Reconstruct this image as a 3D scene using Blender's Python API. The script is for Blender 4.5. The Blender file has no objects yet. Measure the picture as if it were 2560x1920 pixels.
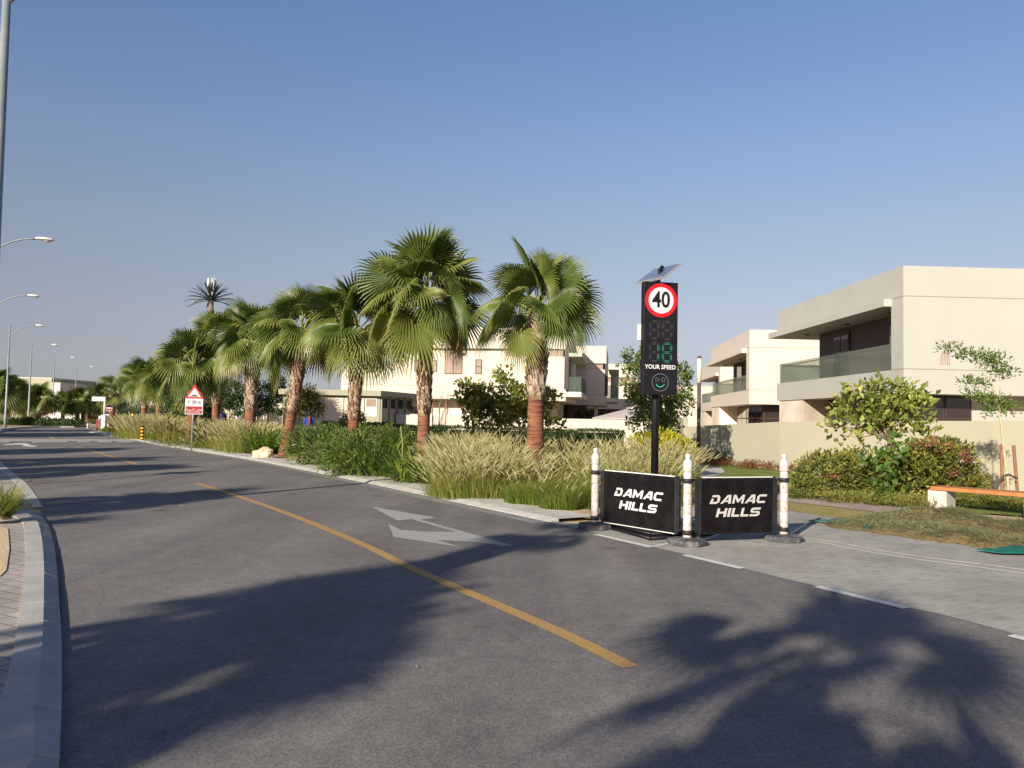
import bpy, math, random
from math import sin, cos, pi, radians as R, tan, sqrt, atan2
from mathutils import Vector as V, Matrix, noise
S = bpy.context.scene
COL = S.collection
random.seed(7)
# ---------------------------------------------------------------- camera
F = 1920.0; PITCH = math.atan(.0448); ROLL = .02; EYE = 1.6
f0 = V((0, cos(PITCH), sin(PITCH))); r0 = V((1, 0, 0)); u0 = V((0, -sin(PITCH), cos(PITCH)))
RT = r0*cos(ROLL) + u0*sin(ROLL); UP = u0*cos(ROLL) - r0*sin(ROLL)
cam = bpy.data.cameras.new('camera'); co = bpy.data.objects.new('camera', cam); COL.objects.link(co)
m = Matrix((RT, UP, -f0)).transposed().to_4x4(); m.translation = V((0, 0, EYE)); co.matrix_world = m
cam.sensor_width = 36; cam.lens = 36*F/2560; cam.clip_end = 4000; cam.clip_start = .05
S.camera = co
# ---------------------------------------------------------------- sky, sun, exposure
SUN_EL = 21.0; SUN_AZ = 30.5      # the light travels towards (sin az, cos az)
w = bpy.data.worlds.new('World'); S.world = w; w.use_nodes = True
nt = w.node_tree; nt.nodes.clear()
sk = nt.nodes.new('ShaderNodeTexSky'); sk.sky_type = 'NISHITA'; sk.sun_disc = False
sk.sun_elevation = R(SUN_EL); sk.sun_rotation = R(180+SUN_AZ)
sk.air_density = 1.0; sk.dust_density = 0.7; sk.ozone_density = 1.5; sk.altitude = 0
bg = nt.nodes.new('ShaderNodeBackground'); bg.inputs[1].default_value = .092
ow = nt.nodes.new('ShaderNodeOutputWorld')
tcw = nt.nodes.new('ShaderNodeTexCoord'); sep = nt.nodes.new('ShaderNodeSeparateXYZ'); nt.links.new(tcw.outputs['Generated'], sep.inputs[0])
rw = nt.nodes.new('ShaderNodeValToRGB'); el_ = rw.color_ramp.elements      # smog near the horizon, deep blue overhead
SKYT = [(.0, (.44,.46,.65)), (.024, (.49,.495,.71)), (.076, (.58,.49,.585)), (.127, (.70,.565,.58)), (.178, (.785,.635,.625)), (.229, (.85,.70,.675)), (.323, (.86,.80,.83)), (.483, (.765,.85,.97)), (.62, (.50,.60,.80)), (1, (.25,.33,.55))]
el_[0].position, el_[0].color = SKYT[0][0], (*SKYT[0][1], 1); el_[1].position, el_[1].color = 1, (*SKYT[-1][1], 1)
for p_, c_ in SKYT[1:-1]: q_ = el_.new(p_); q_.color = (*c_, 1)
nt.links.new(sep.outputs['Z'], rw.inputs[0])
mw = nt.nodes.new('ShaderNodeMixRGB'); mw.blend_type = 'MULTIPLY'; mw.inputs[0].default_value = 1
nt.links.new(sk.outputs[0], mw.inputs[1]); nt.links.new(rw.outputs[0], mw.inputs[2])
nt.links.new(mw.outputs[0], bg.inputs[0]); nt.links.new(bg.outputs[0], ow.inputs[0])
sl = bpy.data.lights.new('sun', 'SUN'); sl.energy = 4.9; sl.angle = R(.6); sl.color = (1, .90, .76)
so = bpy.data.objects.new('sun', sl); COL.objects.link(so)
sd = V((sin(R(SUN_AZ))*cos(R(SUN_EL)), cos(R(SUN_AZ))*cos(R(SUN_EL)), -sin(R(SUN_EL))))
so.rotation_euler = sd.to_track_quat('-Z', 'Y').to_euler(); so.location = (-20, -40, 30)
S.view_settings.view_transform = 'Standard'; S.view_settings.look = 'None'
S.view_settings.exposure = .75; S.view_settings.gamma = 1
S.cycles.max_bounces = 6; S.cycles.transparent_max_bounces = 8
# ---------------------------------------------------------------- pixel helpers (plan survey)
def ray(px, py): return f0 + RT*((px-1280)/F) - UP*((py-960)/F)
def g(px, py, z=0.0):
    d = ray(px, py); t = (z-EYE)/d.z; return V((d.x*t, d.y*t, z))
def at(px, py, Y):
    d = ray(px, py); t = Y/d.y; return V((d.x*t, Y, EYE+d.z*t))
# ---------------------------------------------------------------- materials
def mat(name, col, rough=.8, col2=None, scale=8, bump=0, metal=0, spec=.3, detail=6, lo=.35, hi=.65, bscale=None, coords='Object', dist=.02):
    m = bpy.data.materials.new(name); m.use_nodes = True
    n = m.node_tree.nodes; l = m.node_tree.links; b = n['Principled BSDF']
    b.inputs['Base Color'].default_value = (*col, 1); b.inputs['Roughness'].default_value = rough
    b.inputs['Metallic'].default_value = metal; b.inputs['Specular IOR Level'].default_value = spec
    tc = n.new('ShaderNodeTexCoord')
    if col2:
        no = n.new('ShaderNodeTexNoise'); no.inputs['Scale'].default_value = scale; no.inputs['Detail'].default_value = detail
        l.new(tc.outputs[coords], no.inputs['Vector'])
        r = n.new('ShaderNodeValToRGB'); r.color_ramp.elements[0].position = lo; r.color_ramp.elements[1].position = hi
        r.color_ramp.elements[0].color = (*col, 1); r.color_ramp.elements[1].color = (*col2, 1)
        l.new(no.outputs[0], r.inputs[0]); l.new(r.outputs[0], b.inputs['Base Color'])
    if bump:
        nb = n.new('ShaderNodeTexNoise'); nb.inputs['Scale'].default_value = bscale or scale*4; nb.inputs['Detail'].default_value = 5
        l.new(tc.outputs[coords], nb.inputs['Vector'])
        bp = n.new('ShaderNodeBump'); bp.inputs['Strength'].default_value = bump; bp.inputs['Distance'].default_value = dist
        l.new(nb.outputs[0], bp.inputs['Height']); l.new(bp.outputs[0], b.inputs['Normal'])
    return m
def leafmat(name, stops, rough=.5, trans=.35, spec=.35):
    """stops: (position, colour) looked up by the per-face value v"""
    m = bpy.data.materials.new(name); m.use_nodes = True
    n = m.node_tree.nodes; l = m.node_tree.links; b = n['Principled BSDF']
    a = n.new('ShaderNodeAttribute'); a.attribute_name = 'v'
    r = n.new('ShaderNodeValToRGB'); e = r.color_ramp.elements
    e[0].position, e[0].color = stops[0][0], (*stops[0][1], 1)
    e[1].position, e[1].color = stops[-1][0], (*stops[-1][1], 1)
    for p, c in stops[1:-1]:
        q = e.new(p); q.color = (*c, 1)
    l.new(a.outputs['Fac'], r.inputs[0]); l.new(r.outputs[0], b.inputs['Base Color'])
    b.inputs['Roughness'].default_value = rough; b.inputs['Specular IOR Level'].default_value = spec
    t = n.new('ShaderNodeBsdfTranslucent'); mx = n.new('ShaderNodeMixShader'); mx.inputs[0].default_value = trans
    hs = n.new('ShaderNodeHueSaturation'); hs.inputs['Value'].default_value = 1.5; hs.inputs['Saturation'].default_value = 1.1
    l.new(r.outputs[0], hs.inputs['Color']); l.new(hs.outputs[0], t.inputs[0])
    l.new(b.outputs[0], mx.inputs[1]); l.new(t.outputs[0], mx.inputs[2]); l.new(mx.outputs[0], n['Material Output'].inputs[0])
    return m
def emis(name, col, st):
    m = bpy.data.materials.new(name); m.use_nodes = True; b = m.node_tree.nodes['Principled BSDF']
    b.inputs['Base Color'].default_value = (*col, 1); b.inputs['Emission Color'].default_value = (*col, 1); b.inputs['Emission Strength'].default_value = st
    return m
def asphalt():
    m = bpy.data.materials.new('asphalt'); m.use_nodes = True
    n = m.node_tree.nodes; l = m.node_tree.links; b = n['Principled BSDF']; tc = n.new('ShaderNodeTexCoord')
    def noi(s, d=4, r=.6):
        q = n.new('ShaderNodeTexNoise'); q.inputs['Scale'].default_value = s; q.inputs['Detail'].default_value = d; q.inputs['Roughness'].default_value = r
        l.new(tc.outputs['Object'], q.inputs['Vector']); return q
    def ramp(src, a, b_, ca, cb):
        r = n.new('ShaderNodeValToRGB'); e = r.color_ramp.elements; e[0].position = a; e[1].position = b_
        e[0].color = (*ca, 1); e[1].color = (*cb, 1); l.new(src, r.inputs[0]); return r
    big = noi(.35, 6); r1 = ramp(big.outputs[0], .38, .64, (.148, .138, .132), (.192, .180, .171))
    vo = n.new('ShaderNodeTexVoronoi'); vo.inputs['Scale'].default_value = 75; l.new(tc.outputs['Object'], vo.inputs['Vector'])
    sp = ramp(vo.outputs['Color'], .1, .95, (.70, .70, .71), (1.3, 1.28, 1.25))
    mu = n.new('ShaderNodeMixRGB'); mu.blend_type = 'MULTIPLY'; mu.inputs[0].default_value = .85
    l.new(r1.outputs[0], mu.inputs[1]); l.new(sp.outputs[0], mu.inputs[2])
    md = noi(4.5, 8, .75); r2 = ramp(md.outputs[0], .3, .7, (.8, .8, .8), (1.17, 1.16, 1.15))
    mu2 = n.new('ShaderNodeMixRGB'); mu2.blend_type = 'MULTIPLY'; mu2.inputs[0].default_value = 1
    l.new(mu.outputs[0], mu2.inputs[1]); l.new(r2.outputs[0], mu2.inputs[2])
    # dark drips and oil spots
    v2 = n.new('ShaderNodeTexVoronoi'); v2.inputs['Scale'].default_value = .6; v2.inputs['Randomness'].default_value = 1
    l.new(tc.outputs['Object'], v2.inputs['Vector'])
    r3 = ramp(v2.outputs['Distance'], .03, .10, (.62, .61, .60), (1, 1, 1))
    mu3 = n.new('ShaderNodeMixRGB'); mu3.blend_type = 'MULTIPLY'; mu3.inputs[0].default_value = 1
    l.new(mu2.outputs[0], mu3.inputs[1]); l.new(r3.outputs[0], mu3.inputs[2])
    mp = n.new('ShaderNodeMapping'); mp.inputs['Rotation'].default_value = (0, 0, R(-31)); mp.inputs['Scale'].default_value = (1.15, .035, 1)   # polished wheel paths along the lane
    l.new(tc.outputs['Object'], mp.inputs[0]); wn = n.new('ShaderNodeTexNoise'); wn.inputs['Scale'].default_value = 1; wn.inputs['Detail'].default_value = 3
    l.new(mp.outputs[0], wn.inputs['Vector']); r4 = ramp(wn.outputs[0], .36, .66, (.86, .86, .87), (1.12, 1.11, 1.10))
    mu4 = n.new('ShaderNodeMixRGB'); mu4.blend_type = 'MULTIPLY'; mu4.inputs[0].default_value = 1
    l.new(mu3.outputs[0], mu4.inputs[1]); l.new(r4.outputs[0], mu4.inputs[2]); mu3 = mu4
    l.new(mu3.outputs[0], b.inputs['Base Color']); b.inputs['Roughness'].default_value = .82; b.inputs['Specular IOR Level'].default_value = .25
    bp = n.new('ShaderNodeBump'); bp.inputs['Strength'].default_value = .3; bp.inputs['Distance'].default_value = .005
    l.new(vo.outputs['Distance'], bp.inputs['Height']); l.new(bp.outputs[0], b.inputs['Normal'])
    return m
def paint(name, col, wear=.5, under=(.15, .14, .135)):
    m = mat(name, col, .7); n = m.node_tree.nodes; l = m.node_tree.links; b = n['Principled BSDF']
    tc = n.new('ShaderNodeTexCoord'); no = n.new('ShaderNodeTexNoise'); no.inputs['Scale'].default_value = 60; no.inputs['Detail'].default_value = 5
    l.new(tc.outputs['Object'], no.inputs['Vector']); r = n.new('ShaderNodeValToRGB')
    e = r.color_ramp.elements; e[0].position = wear-.12; e[1].position = wear+.02
    e[0].color = (*[under[i]*.45+col[i]*.55 for i in range(3)], 1); e[1].color = (*col, 1)
    l.new(no.outputs[0], r.inputs[0]); l.new(r.outputs[0], b.inputs['Base Color']); return m
def pavers(name, c1, c2, mortar, rot, bw=.2, bh=.1, msz=.008):
    m = mat(name, c1, .85, spec=.2); n = m.node_tree.nodes; l = m.node_tree.links; b = n['Principled BSDF']
    tc = n.new('ShaderNodeTexCoord'); mp = n.new('ShaderNodeMapping'); mp.inputs['Rotation'].default_value = (0, 0, rot)
    br = n.new('ShaderNodeTexBrick'); br.inputs['Scale'].default_value = 1
    br.inputs['Brick Width'].default_value = bw; br.inputs['Row Height'].default_value = bh; br.inputs['Mortar Size'].default_value = msz
    br.inputs['Mortar Smooth'].default_value = .3
    br.inputs['Color1'].default_value = (*c1, 1); br.inputs['Color2'].default_value = (*c2, 1); br.inputs['Mortar'].default_value = (*mortar, 1)
    l.new(tc.outputs['Object'], mp.inputs[0]); l.new(mp.outputs[0], br.inputs['Vector'])
    no = n.new('ShaderNodeTexNoise'); no.inputs['Scale'].default_value = .9; no.inputs['Detail'].default_value = 8; l.new(tc.outputs['Object'], no.inputs['Vector'])
    r = n.new('ShaderNodeValToRGB'); r.color_ramp.elements[0].position = .32; r.color_ramp.elements[1].position = .68
    r.color_ramp.elements[0].color = (.8, .79, .77, 1); r.color_ramp.elements[1].color = (1.12, 1.12, 1.1, 1); l.new(no.outputs[0], r.inputs[0])
    mu = n.new('ShaderNodeMixRGB'); mu.blend_type = 'MULTIPLY'; mu.inputs[0].default_value = 1
    l.new(br.outputs[0], mu.inputs[1]); l.new(r.outputs[0], mu.inputs[2]); l.new(mu.outputs[0], b.inputs['Base Color'])
    bp = n.new('ShaderNodeBump'); bp.inputs['Strength'].default_value = .5; bp.inputs['Distance'].default_value = .006; bp.invert = True
    l.new(br.outputs['Fac'], bp.inputs['Height']); l.new(bp.outputs[0], b.inputs['Normal']); return m
def glassm(name, tint, alpha=.55, rough=.05):
    m = bpy.data.materials.new(name); m.use_nodes = True; n = m.node_tree.nodes; l = m.node_tree.links
    b = n['Principled BSDF']; b.inputs['Base Color'].default_value = (*tint, 1); b.inputs['Roughness'].default_value = rough; b.inputs['Specular IOR Level'].default_value = .6
    t = n.new('ShaderNodeBsdfTransparent'); t.inputs[0].default_value = (*[min(1, c*.3+.62) for c in tint], 1)
    mx = n.new('ShaderNodeMixShader'); mx.inputs[0].default_value = 1-alpha
    l.new(b.outputs[0], mx.inputs[1]); l.new(t.outputs[0], mx.inputs[2]); l.new(mx.outputs[0], n['Material Output'].inputs[0]); return m
def barkm():
    m = mat('palm_bark', (.30, .10, .045), .85); n = m.node_tree.nodes; l = m.node_tree.links; b = n['Principled BSDF']
    tc = n.new('ShaderNodeTexCoord'); mp = n.new('ShaderNodeMapping'); mp.inputs['Scale'].default_value = (2.5, 2.5, 42)
    l.new(tc.outputs['Object'], mp.inputs[0]); no = n.new('ShaderNodeTexNoise'); no.inputs['Scale'].default_value = 1; no.inputs['Detail'].default_value = 4
    l.new(mp.outputs[0], no.inputs['Vector']); r = n.new('ShaderNodeValToRGB'); e = r.color_ramp.elements
    e[0].position = .36; e[0].color = (.065, .026, .016, 1); e[1].position = .46; e[1].color = (.18, .072, .037, 1)
    q = e.new(.66); q.color = (.25, .115, .06, 1)
    l.new(no.outputs[0], r.inputs[0])
    n2 = n.new('ShaderNodeTexNoise'); n2.inputs['Scale'].default_value = 2.2; n2.inputs['Detail'].default_value = 5; l.new(tc.outputs['Object'], n2.inputs['Vector'])
    r2 = n.new('ShaderNodeValToRGB'); r2.color_ramp.elements[0].position = .35; r2.color_ramp.elements[1].position = .7
    r2.color_ramp.elements[0].color = (.72, .62, .6, 1); r2.color_ramp.elements[1].color = (1.15, 1.2, 1.25, 1); l.new(n2.outputs[0], r2.inputs[0])
    mu = n.new('ShaderNodeMixRGB'); mu.blend_type = 'MULTIPLY'; mu.inputs[0].default_value = 1
    l.new(r.outputs[0], mu.inputs[1]); l.new(r2.outputs[0], mu.inputs[2]); l.new(mu.outputs[0], b.inputs['Base Color'])
    bp = n.new('ShaderNodeBump'); bp.inputs['Strength'].default_value = .7; bp.inputs['Distance'].default_value = .02
    l.new(no.outputs[0], bp.inputs['Height']); l.new(bp.outputs[0], b.inputs['Normal']); return m
M = {}
M['asphalt'] = asphalt()
M['white_paint'] = paint('white_road_paint', (.36, .355, .33), .49)
M['yellow_paint'] = paint('yellow_road_paint', (.42, .25, .075), .49)
M['sand'] = mat('sand', (.44, .33, .20), .95, (.56, .44, .29), 1.2, .6, bscale=30, spec=.1)
M['soil'] = mat('planting_soil', (.30, .20, .12), .95, (.46, .33, .2), 2.5, .7, bscale=25, spec=.1)
M['kerb'] = mat('kerb_concrete', (.36, .345, .315), .9, (.45, .43, .395), 3, .25, bscale=60, spec=.2)
M['kerb_light'] = mat('kerb_light_concrete', (.40, .38, .35), .9, (.50, .475, .44), 3, .25, bscale=60, spec=.2)
M['pave'] = pavers('grey_pavers', (.285, .272, .243), (.345, .33, .295), (.40, .385, .345), R(-31), .22, .11, .006)
M['pave_side'] = pavers('strip_pavers', (.46, .44, .40), (.54, .52, .475), (.32, .3, .27), R(-31), .3, .3)
M['pave_left'] = pavers('left_pavers', (.36, .32, .285), (.42, .375, .335), (.22, .19, .165), R(28), .22, .14, .009)
M['path'] = pavers('path_pavers', (.33, .265, .24), (.40, .32, .29), (.25, .2, .18), R(55), .2, .1)
M['channel'] = mat('drain_concrete', (.34, .325, .29), .9, (.30, .285, .26), 5, spec=.2)
M['lawn'] = mat('lawn', (.13, .17, .035), .95, (.22, .24, .06), 1.3, .8, bscale=60, spec=.1)
M['dry'] = mat('dry_lawn', (.26, .22, .07), .95, (.36, .29, .12), 3, .8, bscale=60, spec=.1)
def wallm(name, c, k=.93):
    return mat(name, c, .9, tuple(x*k for x in c), .8, .05, bscale=90, spec=.15, detail=8, lo=.3, hi=.7)
M['cream'] = wallm('cream_render', (.35, .335, .245))
M['pink'] = wallm('warm_white_render', (.565, .50, .43))
M['offwhite'] = wallm('off_white_render', (.385, .385, .345))
M['greywhite'] = wallm('grey_white_render', (.50, .49, .45))
M['joint'] = mat('shadow_gap', (.22, .2, .17))
M['stone'] = pavers('split_stone', (.60, .53, .44), (.74, .67, .57), (.36, .31, .25), 0, .5, .07, .006)
M['brown'] = mat('brown_cladding', (.10, .075, .07), .7, (.075, .055, .052), .7)
M['tanband'] = mat('tan_panel', (.33, .24, .18), .5, (.38, .28, .21), 3)
M['darkglass'] = mat('dark_window_glass', (.03, .022, .02), .04, spec=1.0)
M['tanglass'] = mat('tinted_window_glass', (.30, .22, .17), .12, spec=.8)
M['frame'] = mat('dark_metal_frame', (.045, .035, .032), .5)
M['glass'] = glassm('balustrade_glass', (.26, .33, .27), .17)
M['steel'] = mat('steel_rail', (.25, .25, .24), .3, metal=.8)
M['pole_grey'] = mat('galvanised_pole', (.27, .30, .30), .5, (.20, .23, .24), 3, metal=.2)
M['lamp_white'] = mat('lamp_housing', (.60, .59, .57), .5)
M['lampglass'] = mat('lamp_lens', (.45, .45, .43), .2)
M['black'] = mat('black_steel', (.007, .006, .008), .45, (.011, .010, .013), 4, spec=.22)
M['blackboard'] = mat('black_banner', (.006, .005, .006), .7, (.011, .009, .010), 6, .1, bscale=8, spec=.08)
M['plasticblack'] = mat('black_plastic', (.014, .014, .016), .55, (.024, .023, .025), 10)
M['rubber'] = mat('rubber_base', (.06, .06, .065), .9, (.20, .19, .19), 7, .6, bscale=20, lo=.45, hi=.7)
M['white'] = mat('white_print', (.62, .61, .59), .6)
M['silverprint'] = mat('silver_print', (.46, .445, .42), .5)
M['signwhite'] = mat('sign_white', (.50, .50, .53), .4)
M['signred'] = mat('sign_red', (.62, .008, .012), .45)
M['dullred'] = mat('dull_sign_red', (.26, .008, .015), .5)
M['postwhite'] = mat('post_white', (.50, .465, .44), .6, (.36, .31, .29), 18, lo=.45, hi=.75)
M['postpink'] = mat('post_faded_pink', (.48, .34, .32), .6, (.50, .43, .40), 14, lo=.35, hi=.7)
M['ledgreen'] = emis('lit_led', (.02, .55, .30), .16)
M['leddim'] = mat('unlit_led', (.14, .135, .14), .5)
M['ledwhite'] = emis('pale_led', (.30, .42, .38), .12)
M['amber'] = emis('amber_lamp', (1, .35, .03), 1.5)
M['solar'] = mat('solar_cells', (.10, .13, .20), .15, (.14, .17, .25), 2, spec=.9)
M['alu'] = mat('aluminium', (.55, .56, .57), .35, metal=.6)
M['orangewood'] = mat('orange_wood', (.33, .12, .035), .6, (.42, .17, .055), 9)
M['benchgrey'] = mat('bench_concrete', (.42, .40, .36), .85, (.48, .46, .42), 5)
M['stake'] = mat('timber_stake', (.23, .11, .07), .85, (.31, .16, .1), 9)
M['trunkbrown'] = mat('bark', (.16, .11, .075), .9, (.25, .18, .12), 14, .5)
M['trunkpale'] = mat('pale_bark', (.42, .32, .19), .9, (.50, .40, .26), 14)
M['rock'] = mat('limestone', (.50, .38, .24), .9, (.70, .56, .40), 5, .8, bscale=9, dist=.05)
M['tarp'] = mat('green_tarp', (.008, .085, .065), .6, (.01, .12, .09), 6)
M['mulch'] = mat('brown_clippings', (.13, .085, .035), .95, (.17, .14, .06), 12, .9, bscale=40)
M['gravel'] = mat('gravel', (.5, .36, .2), .95, (.7, .55, .36), 30, .8, bscale=50)
M['hose'] = mat('black_hose', (.03, .025, .02), .6)
M['bark'] = barkm()
M['boot'] = leafmat('palm_leaf_bases', [(0, (.10, .06, .04)), (.45, (.24, .17, .12)), (1, (.42, .34, .26))], .9, .0, .1)
M['boot_brown'] = leafmat('palm_leaf_bases_brown', [(0, (.09, .05, .03)), (.45, (.22, .14, .09)), (1, (.40, .30, .21))], .9, .0, .1)
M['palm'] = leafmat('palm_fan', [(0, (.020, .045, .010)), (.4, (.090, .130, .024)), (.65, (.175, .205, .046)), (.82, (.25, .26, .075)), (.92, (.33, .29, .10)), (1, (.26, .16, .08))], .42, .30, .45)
M['petiole'] = mat('palm_petiole', (.17, .20, .05), .5, (.28, .25, .08), 3)
M['mast_frond'] = mat('plastic_frond', (.045, .07, .06), .6, (.06, .085, .08), 4)
M['mast_bark'] = mat('mast_bark', (.16, .12, .10), .9, (.22, .17, .14), 6)
M['leaf_dark'] = leafmat('dark_leaf', [(0, (.012, .032, .01)), (.6, (.04, .08, .02)), (1, (.10, .14, .03))], .45, .25)
M['leaf_mid'] = leafmat('mid_leaf', [(0, (.03, .055, .012)), (.6, (.125, .18, .038)), (1, (.26, .29, .065))], .45, .3)
M['leaf_light'] = leafmat('light_leaf', [(0, (.045, .075, .014)), (.5, (.18, .215, .042)), (1, (.42, .41, .10))], .4, .3, .4)
M['leaf_heart'] = leafmat('heart_leaf', [(0, (.04, .09, .015)), (1, (.12, .20, .035))], .4, .35, .4)
M['leaf_olive'] = leafmat('olive_leaf', [(0, (.035, .05, .010)), (.55, (.14, .15, .028)), (1, (.36, .34, .07))], .5, .25)
M['leaf_yellow'] = leafmat('yellow_leaf', [(0, (.10, .15, .012)), (.5, (.36, .35, .02)), (1, (.60, .47, .03))], .4, .3, .4)
M['leaf_strap'] = leafmat('strap_leaf', [(0, (.035, .085, .014)), (.6, (.12, .20, .028)), (1, (.28, .33, .06))], .35, .3, .5)
M['bloom'] = leafmat('pink_bloom', [(0, (.13, .055, .03)), (1, (.38, .10, .11))], .6, .3)
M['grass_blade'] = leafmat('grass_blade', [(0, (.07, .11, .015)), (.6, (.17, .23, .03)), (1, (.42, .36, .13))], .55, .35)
M['plume'] = leafmat('grass_plume', [(0, (.25, .235, .10)), (1, (.49, .455, .24))], .8, .35)
M['clip'] = leafmat('grass_clippings', [(0, (.06, .062, .025)), (.6, (.125, .13, .055)), (1, (.21, .21, .10))], .8, .1)
M['skin'] = mat('skin', (.20, .10, .06), .6)
M['hair'] = mat('black_hair', (.01, .009, .009), .6)
M['blue'] = mat('blue_cloth', (.03, .07, .32), .85, (.02, .05, .24), 8)
M['maroon'] = mat('maroon_cloth', (.22, .03, .05), .85)
M['navy'] = mat('navy', (.01, .012, .10), .6)
M['carpaint'] = mat('car_grey_paint', (.10, .12, .12), .3, spec=.7)
M['carwhite'] = mat('van_white_paint', (.72, .72, .70), .35, spec=.6)
M['redplastic'] = mat('red_barrier_plastic', (.20, .012, .016), .5)
M['tyre'] = mat('tyre', (.02, .02, .02), .8)
M['yellow'] = mat('yellow_band', (.75, .38, .01), .5)
M['parasol'] = mat('parasol_fabric', (.40, .35, .33), .9)
M['lampcream'] = mat('column_light_lens', (.66, .62, .42), .5)
M['columnbrown'] = mat('column_brown_metal', (.085, .065, .062), .5)
# ---------------------------------------------------------------- mesh builder
class MB:
    def __init__(s): s.v = []; s.f = []; s.a = []; s.m = []
    def face(s, pts, v=.5, m=0):
        i = len(s.v); s.v += [tuple(p) for p in pts]; s.f.append(tuple(range(i, i+len(pts)))); s.a.append(v); s.m.append(m)
    def add(s, vs, fs, v=.5, m=0):
        i = len(s.v); s.v += [tuple(p) for p in vs]
        for f in fs: s.f.append(tuple(i+k for k in f)); s.a.append(v); s.m.append(m)
    def box(s, x0, y0, z0, x1, y1, z1, m=0, v=.5):
        s.add([(x0,y0,z0),(x1,y0,z0),(x1,y1,z0),(x0,y1,z0),(x0,y0,z1),(x1,y0,z1),(x1,y1,z1),(x0,y1,z1)],
              [(0,3,2,1),(4,5,6,7),(0,1,5,4),(1,2,6,5),(2,3,7,6),(3,0,4,7)], v, m)
    def prism(s, poly, z0, z1, m=0, v=.5):       # poly counter-clockwise in plan
        n = len(poly); s.add([(p[0],p[1],z0) for p in poly]+[(p[0],p[1],z1) for p in poly],
              [tuple(range(n-1,-1,-1)), tuple(range(n,2*n))]+[(i,(i+1)%n,n+(i+1)%n,n+i) for i in range(n)], v, m)
    def tube(s, path, rad, n=8, m=0, v=.5, cap=True):
        path = [V(p) for p in path]; k = len(path)
        if not isinstance(rad, (list, tuple)): rad = [rad]*k
        vs = []; ref = None
        for i, p in enumerate(path):
            t = (path[min(i+1,k-1)]-path[max(i-1,0)]).normalized()
            if ref is None: ref = t.orthogonal().normalized()
            a = (ref - t*ref.dot(t)).normalized(); ref = a; b = t.cross(a)
            for j in range(n):
                q = 2*pi*j/n; vs.append(p + (a*cos(q)+b*sin(q))*rad[i])
        fs = [(i*n+j, i*n+(j+1)%n, (i+1)*n+(j+1)%n, (i+1)*n+j) for i in range(k-1) for j in range(n)]
        if cap: fs += [tuple(range(n-1,-1,-1)), tuple(range((k-1)*n, k*n))]
        s.add(vs, fs, v, m)
    def lathe(s, prof, n=20, c=(0,0,0), m=0, v=.5):   # prof (r, z)
        vs = []; k = len(prof)
        for r, z in prof:
            for j in range(n): q = 2*pi*j/n; vs.append((c[0]+r*cos(q), c[1]+r*sin(q), c[2]+z))
        fs = [(i*n+j, i*n+(j+1)%n, (i+1)*n+(j+1)%n, (i+1)*n+j) for i in range(k-1) for j in range(n)]
        fs += [tuple(range(n-1,-1,-1)), tuple(range((k-1)*n, k*n))]
        s.add(vs, fs, v, m)
    def xf(s, mx): s.v = [tuple(mx @ V(p)) for p in s.v]; return s
    def build(s, name, mats, parent=None, smooth=False, local=False):
        if not isinstance(mats, (list, tuple)): mats = [mats]
        off = V((0,0,0))
        if parent is not None and not local: off = V(parent.location) + (V(parent.parent.location) if parent.parent else V((0,0,0)))
        me = bpy.data.meshes.new(name)
        me.from_pydata([(p[0]-off.x, p[1]-off.y, p[2]-off.z) for p in s.v] if off.length else s.v, [], s.f)
        for x in mats: me.materials.append(x)
        me.polygons.foreach_set('material_index', s.m)
        at_ = me.attributes.new('v', 'FLOAT', 'FACE'); at_.data.foreach_set('value', [float(x) for x in s.a])
        if smooth: me.polygons.foreach_set('use_smooth', [True]*len(s.f))
        me.update(); o = bpy.data.objects.new(name, me); COL.objects.link(o)
        if parent is not None: o.parent = parent
        return o
def tag(o, label=None, cat=None, group=None, kind=None):
    for k, x in (('label', label), ('category', cat), ('group', group), ('kind', kind)):
        if x: o[k] = x
    return o
def thing(name, label, cat, loc, group=None, rz=0):
    o = bpy.data.objects.new(name, None); COL.objects.link(o); o.empty_display_size = .2
    o.location = loc; o.rotation_euler = (0, 0, rz); return tag(o, label, cat, group)
def copy_tree(o, parent=None):
    c = o.copy(); COL.objects.link(c); c.parent = parent
    for ch in [x for x in list(COL.objects) if x.parent == o]: copy_tree(ch, c)
    return c
from mathutils.geometry import delaunay_2d_cdt
def ground_poly(name, pts, z, m, kind='structure', px=True):
    P = [g(x, y, z) for x, y in pts] if px else [V((x, y, z)) for x, y in pts]
    a = sum(P[i].x*P[(i+1)%len(P)].y-P[(i+1)%len(P)].x*P[i].y for i in range(len(P)))
    if a < 0: P.reverse()
    vs, _, fs, _, _, _ = delaunay_2d_cdt([p.xy for p in P], [], [list(range(len(P)))], 1, 1e-4)
    b = MB(); b.add([(v.x, v.y, z) for v in vs], [tuple(f) for f in fs]); return tag(b.build(name, m), kind=kind)
def smooth_line(pts, n=8):
    P = [V((p[0], p[1], 0)) for p in pts]; out = []
    for i in range(len(P)-1):
        a = P[max(i-1,0)]; b = P[i]; c = P[i+1]; d = P[min(i+2,len(P)-1)]
        for k in range(n):
            t = k/n; out.append(.5*((2*b)+(-a+c)*t+(2*a-5*b+4*c-d)*t*t+(-a+3*b-3*c+d)*t*t*t))
    return out+[P[-1]]
def offset(P, d):            # to the left of travel for d > 0
    out = []
    for i, p in enumerate(P):
        t = (P[min(i+1,len(P)-1)]-P[max(i-1,0)]).normalized(); out.append(p+V((-t.y, t.x, 0))*d)
    return out
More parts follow.
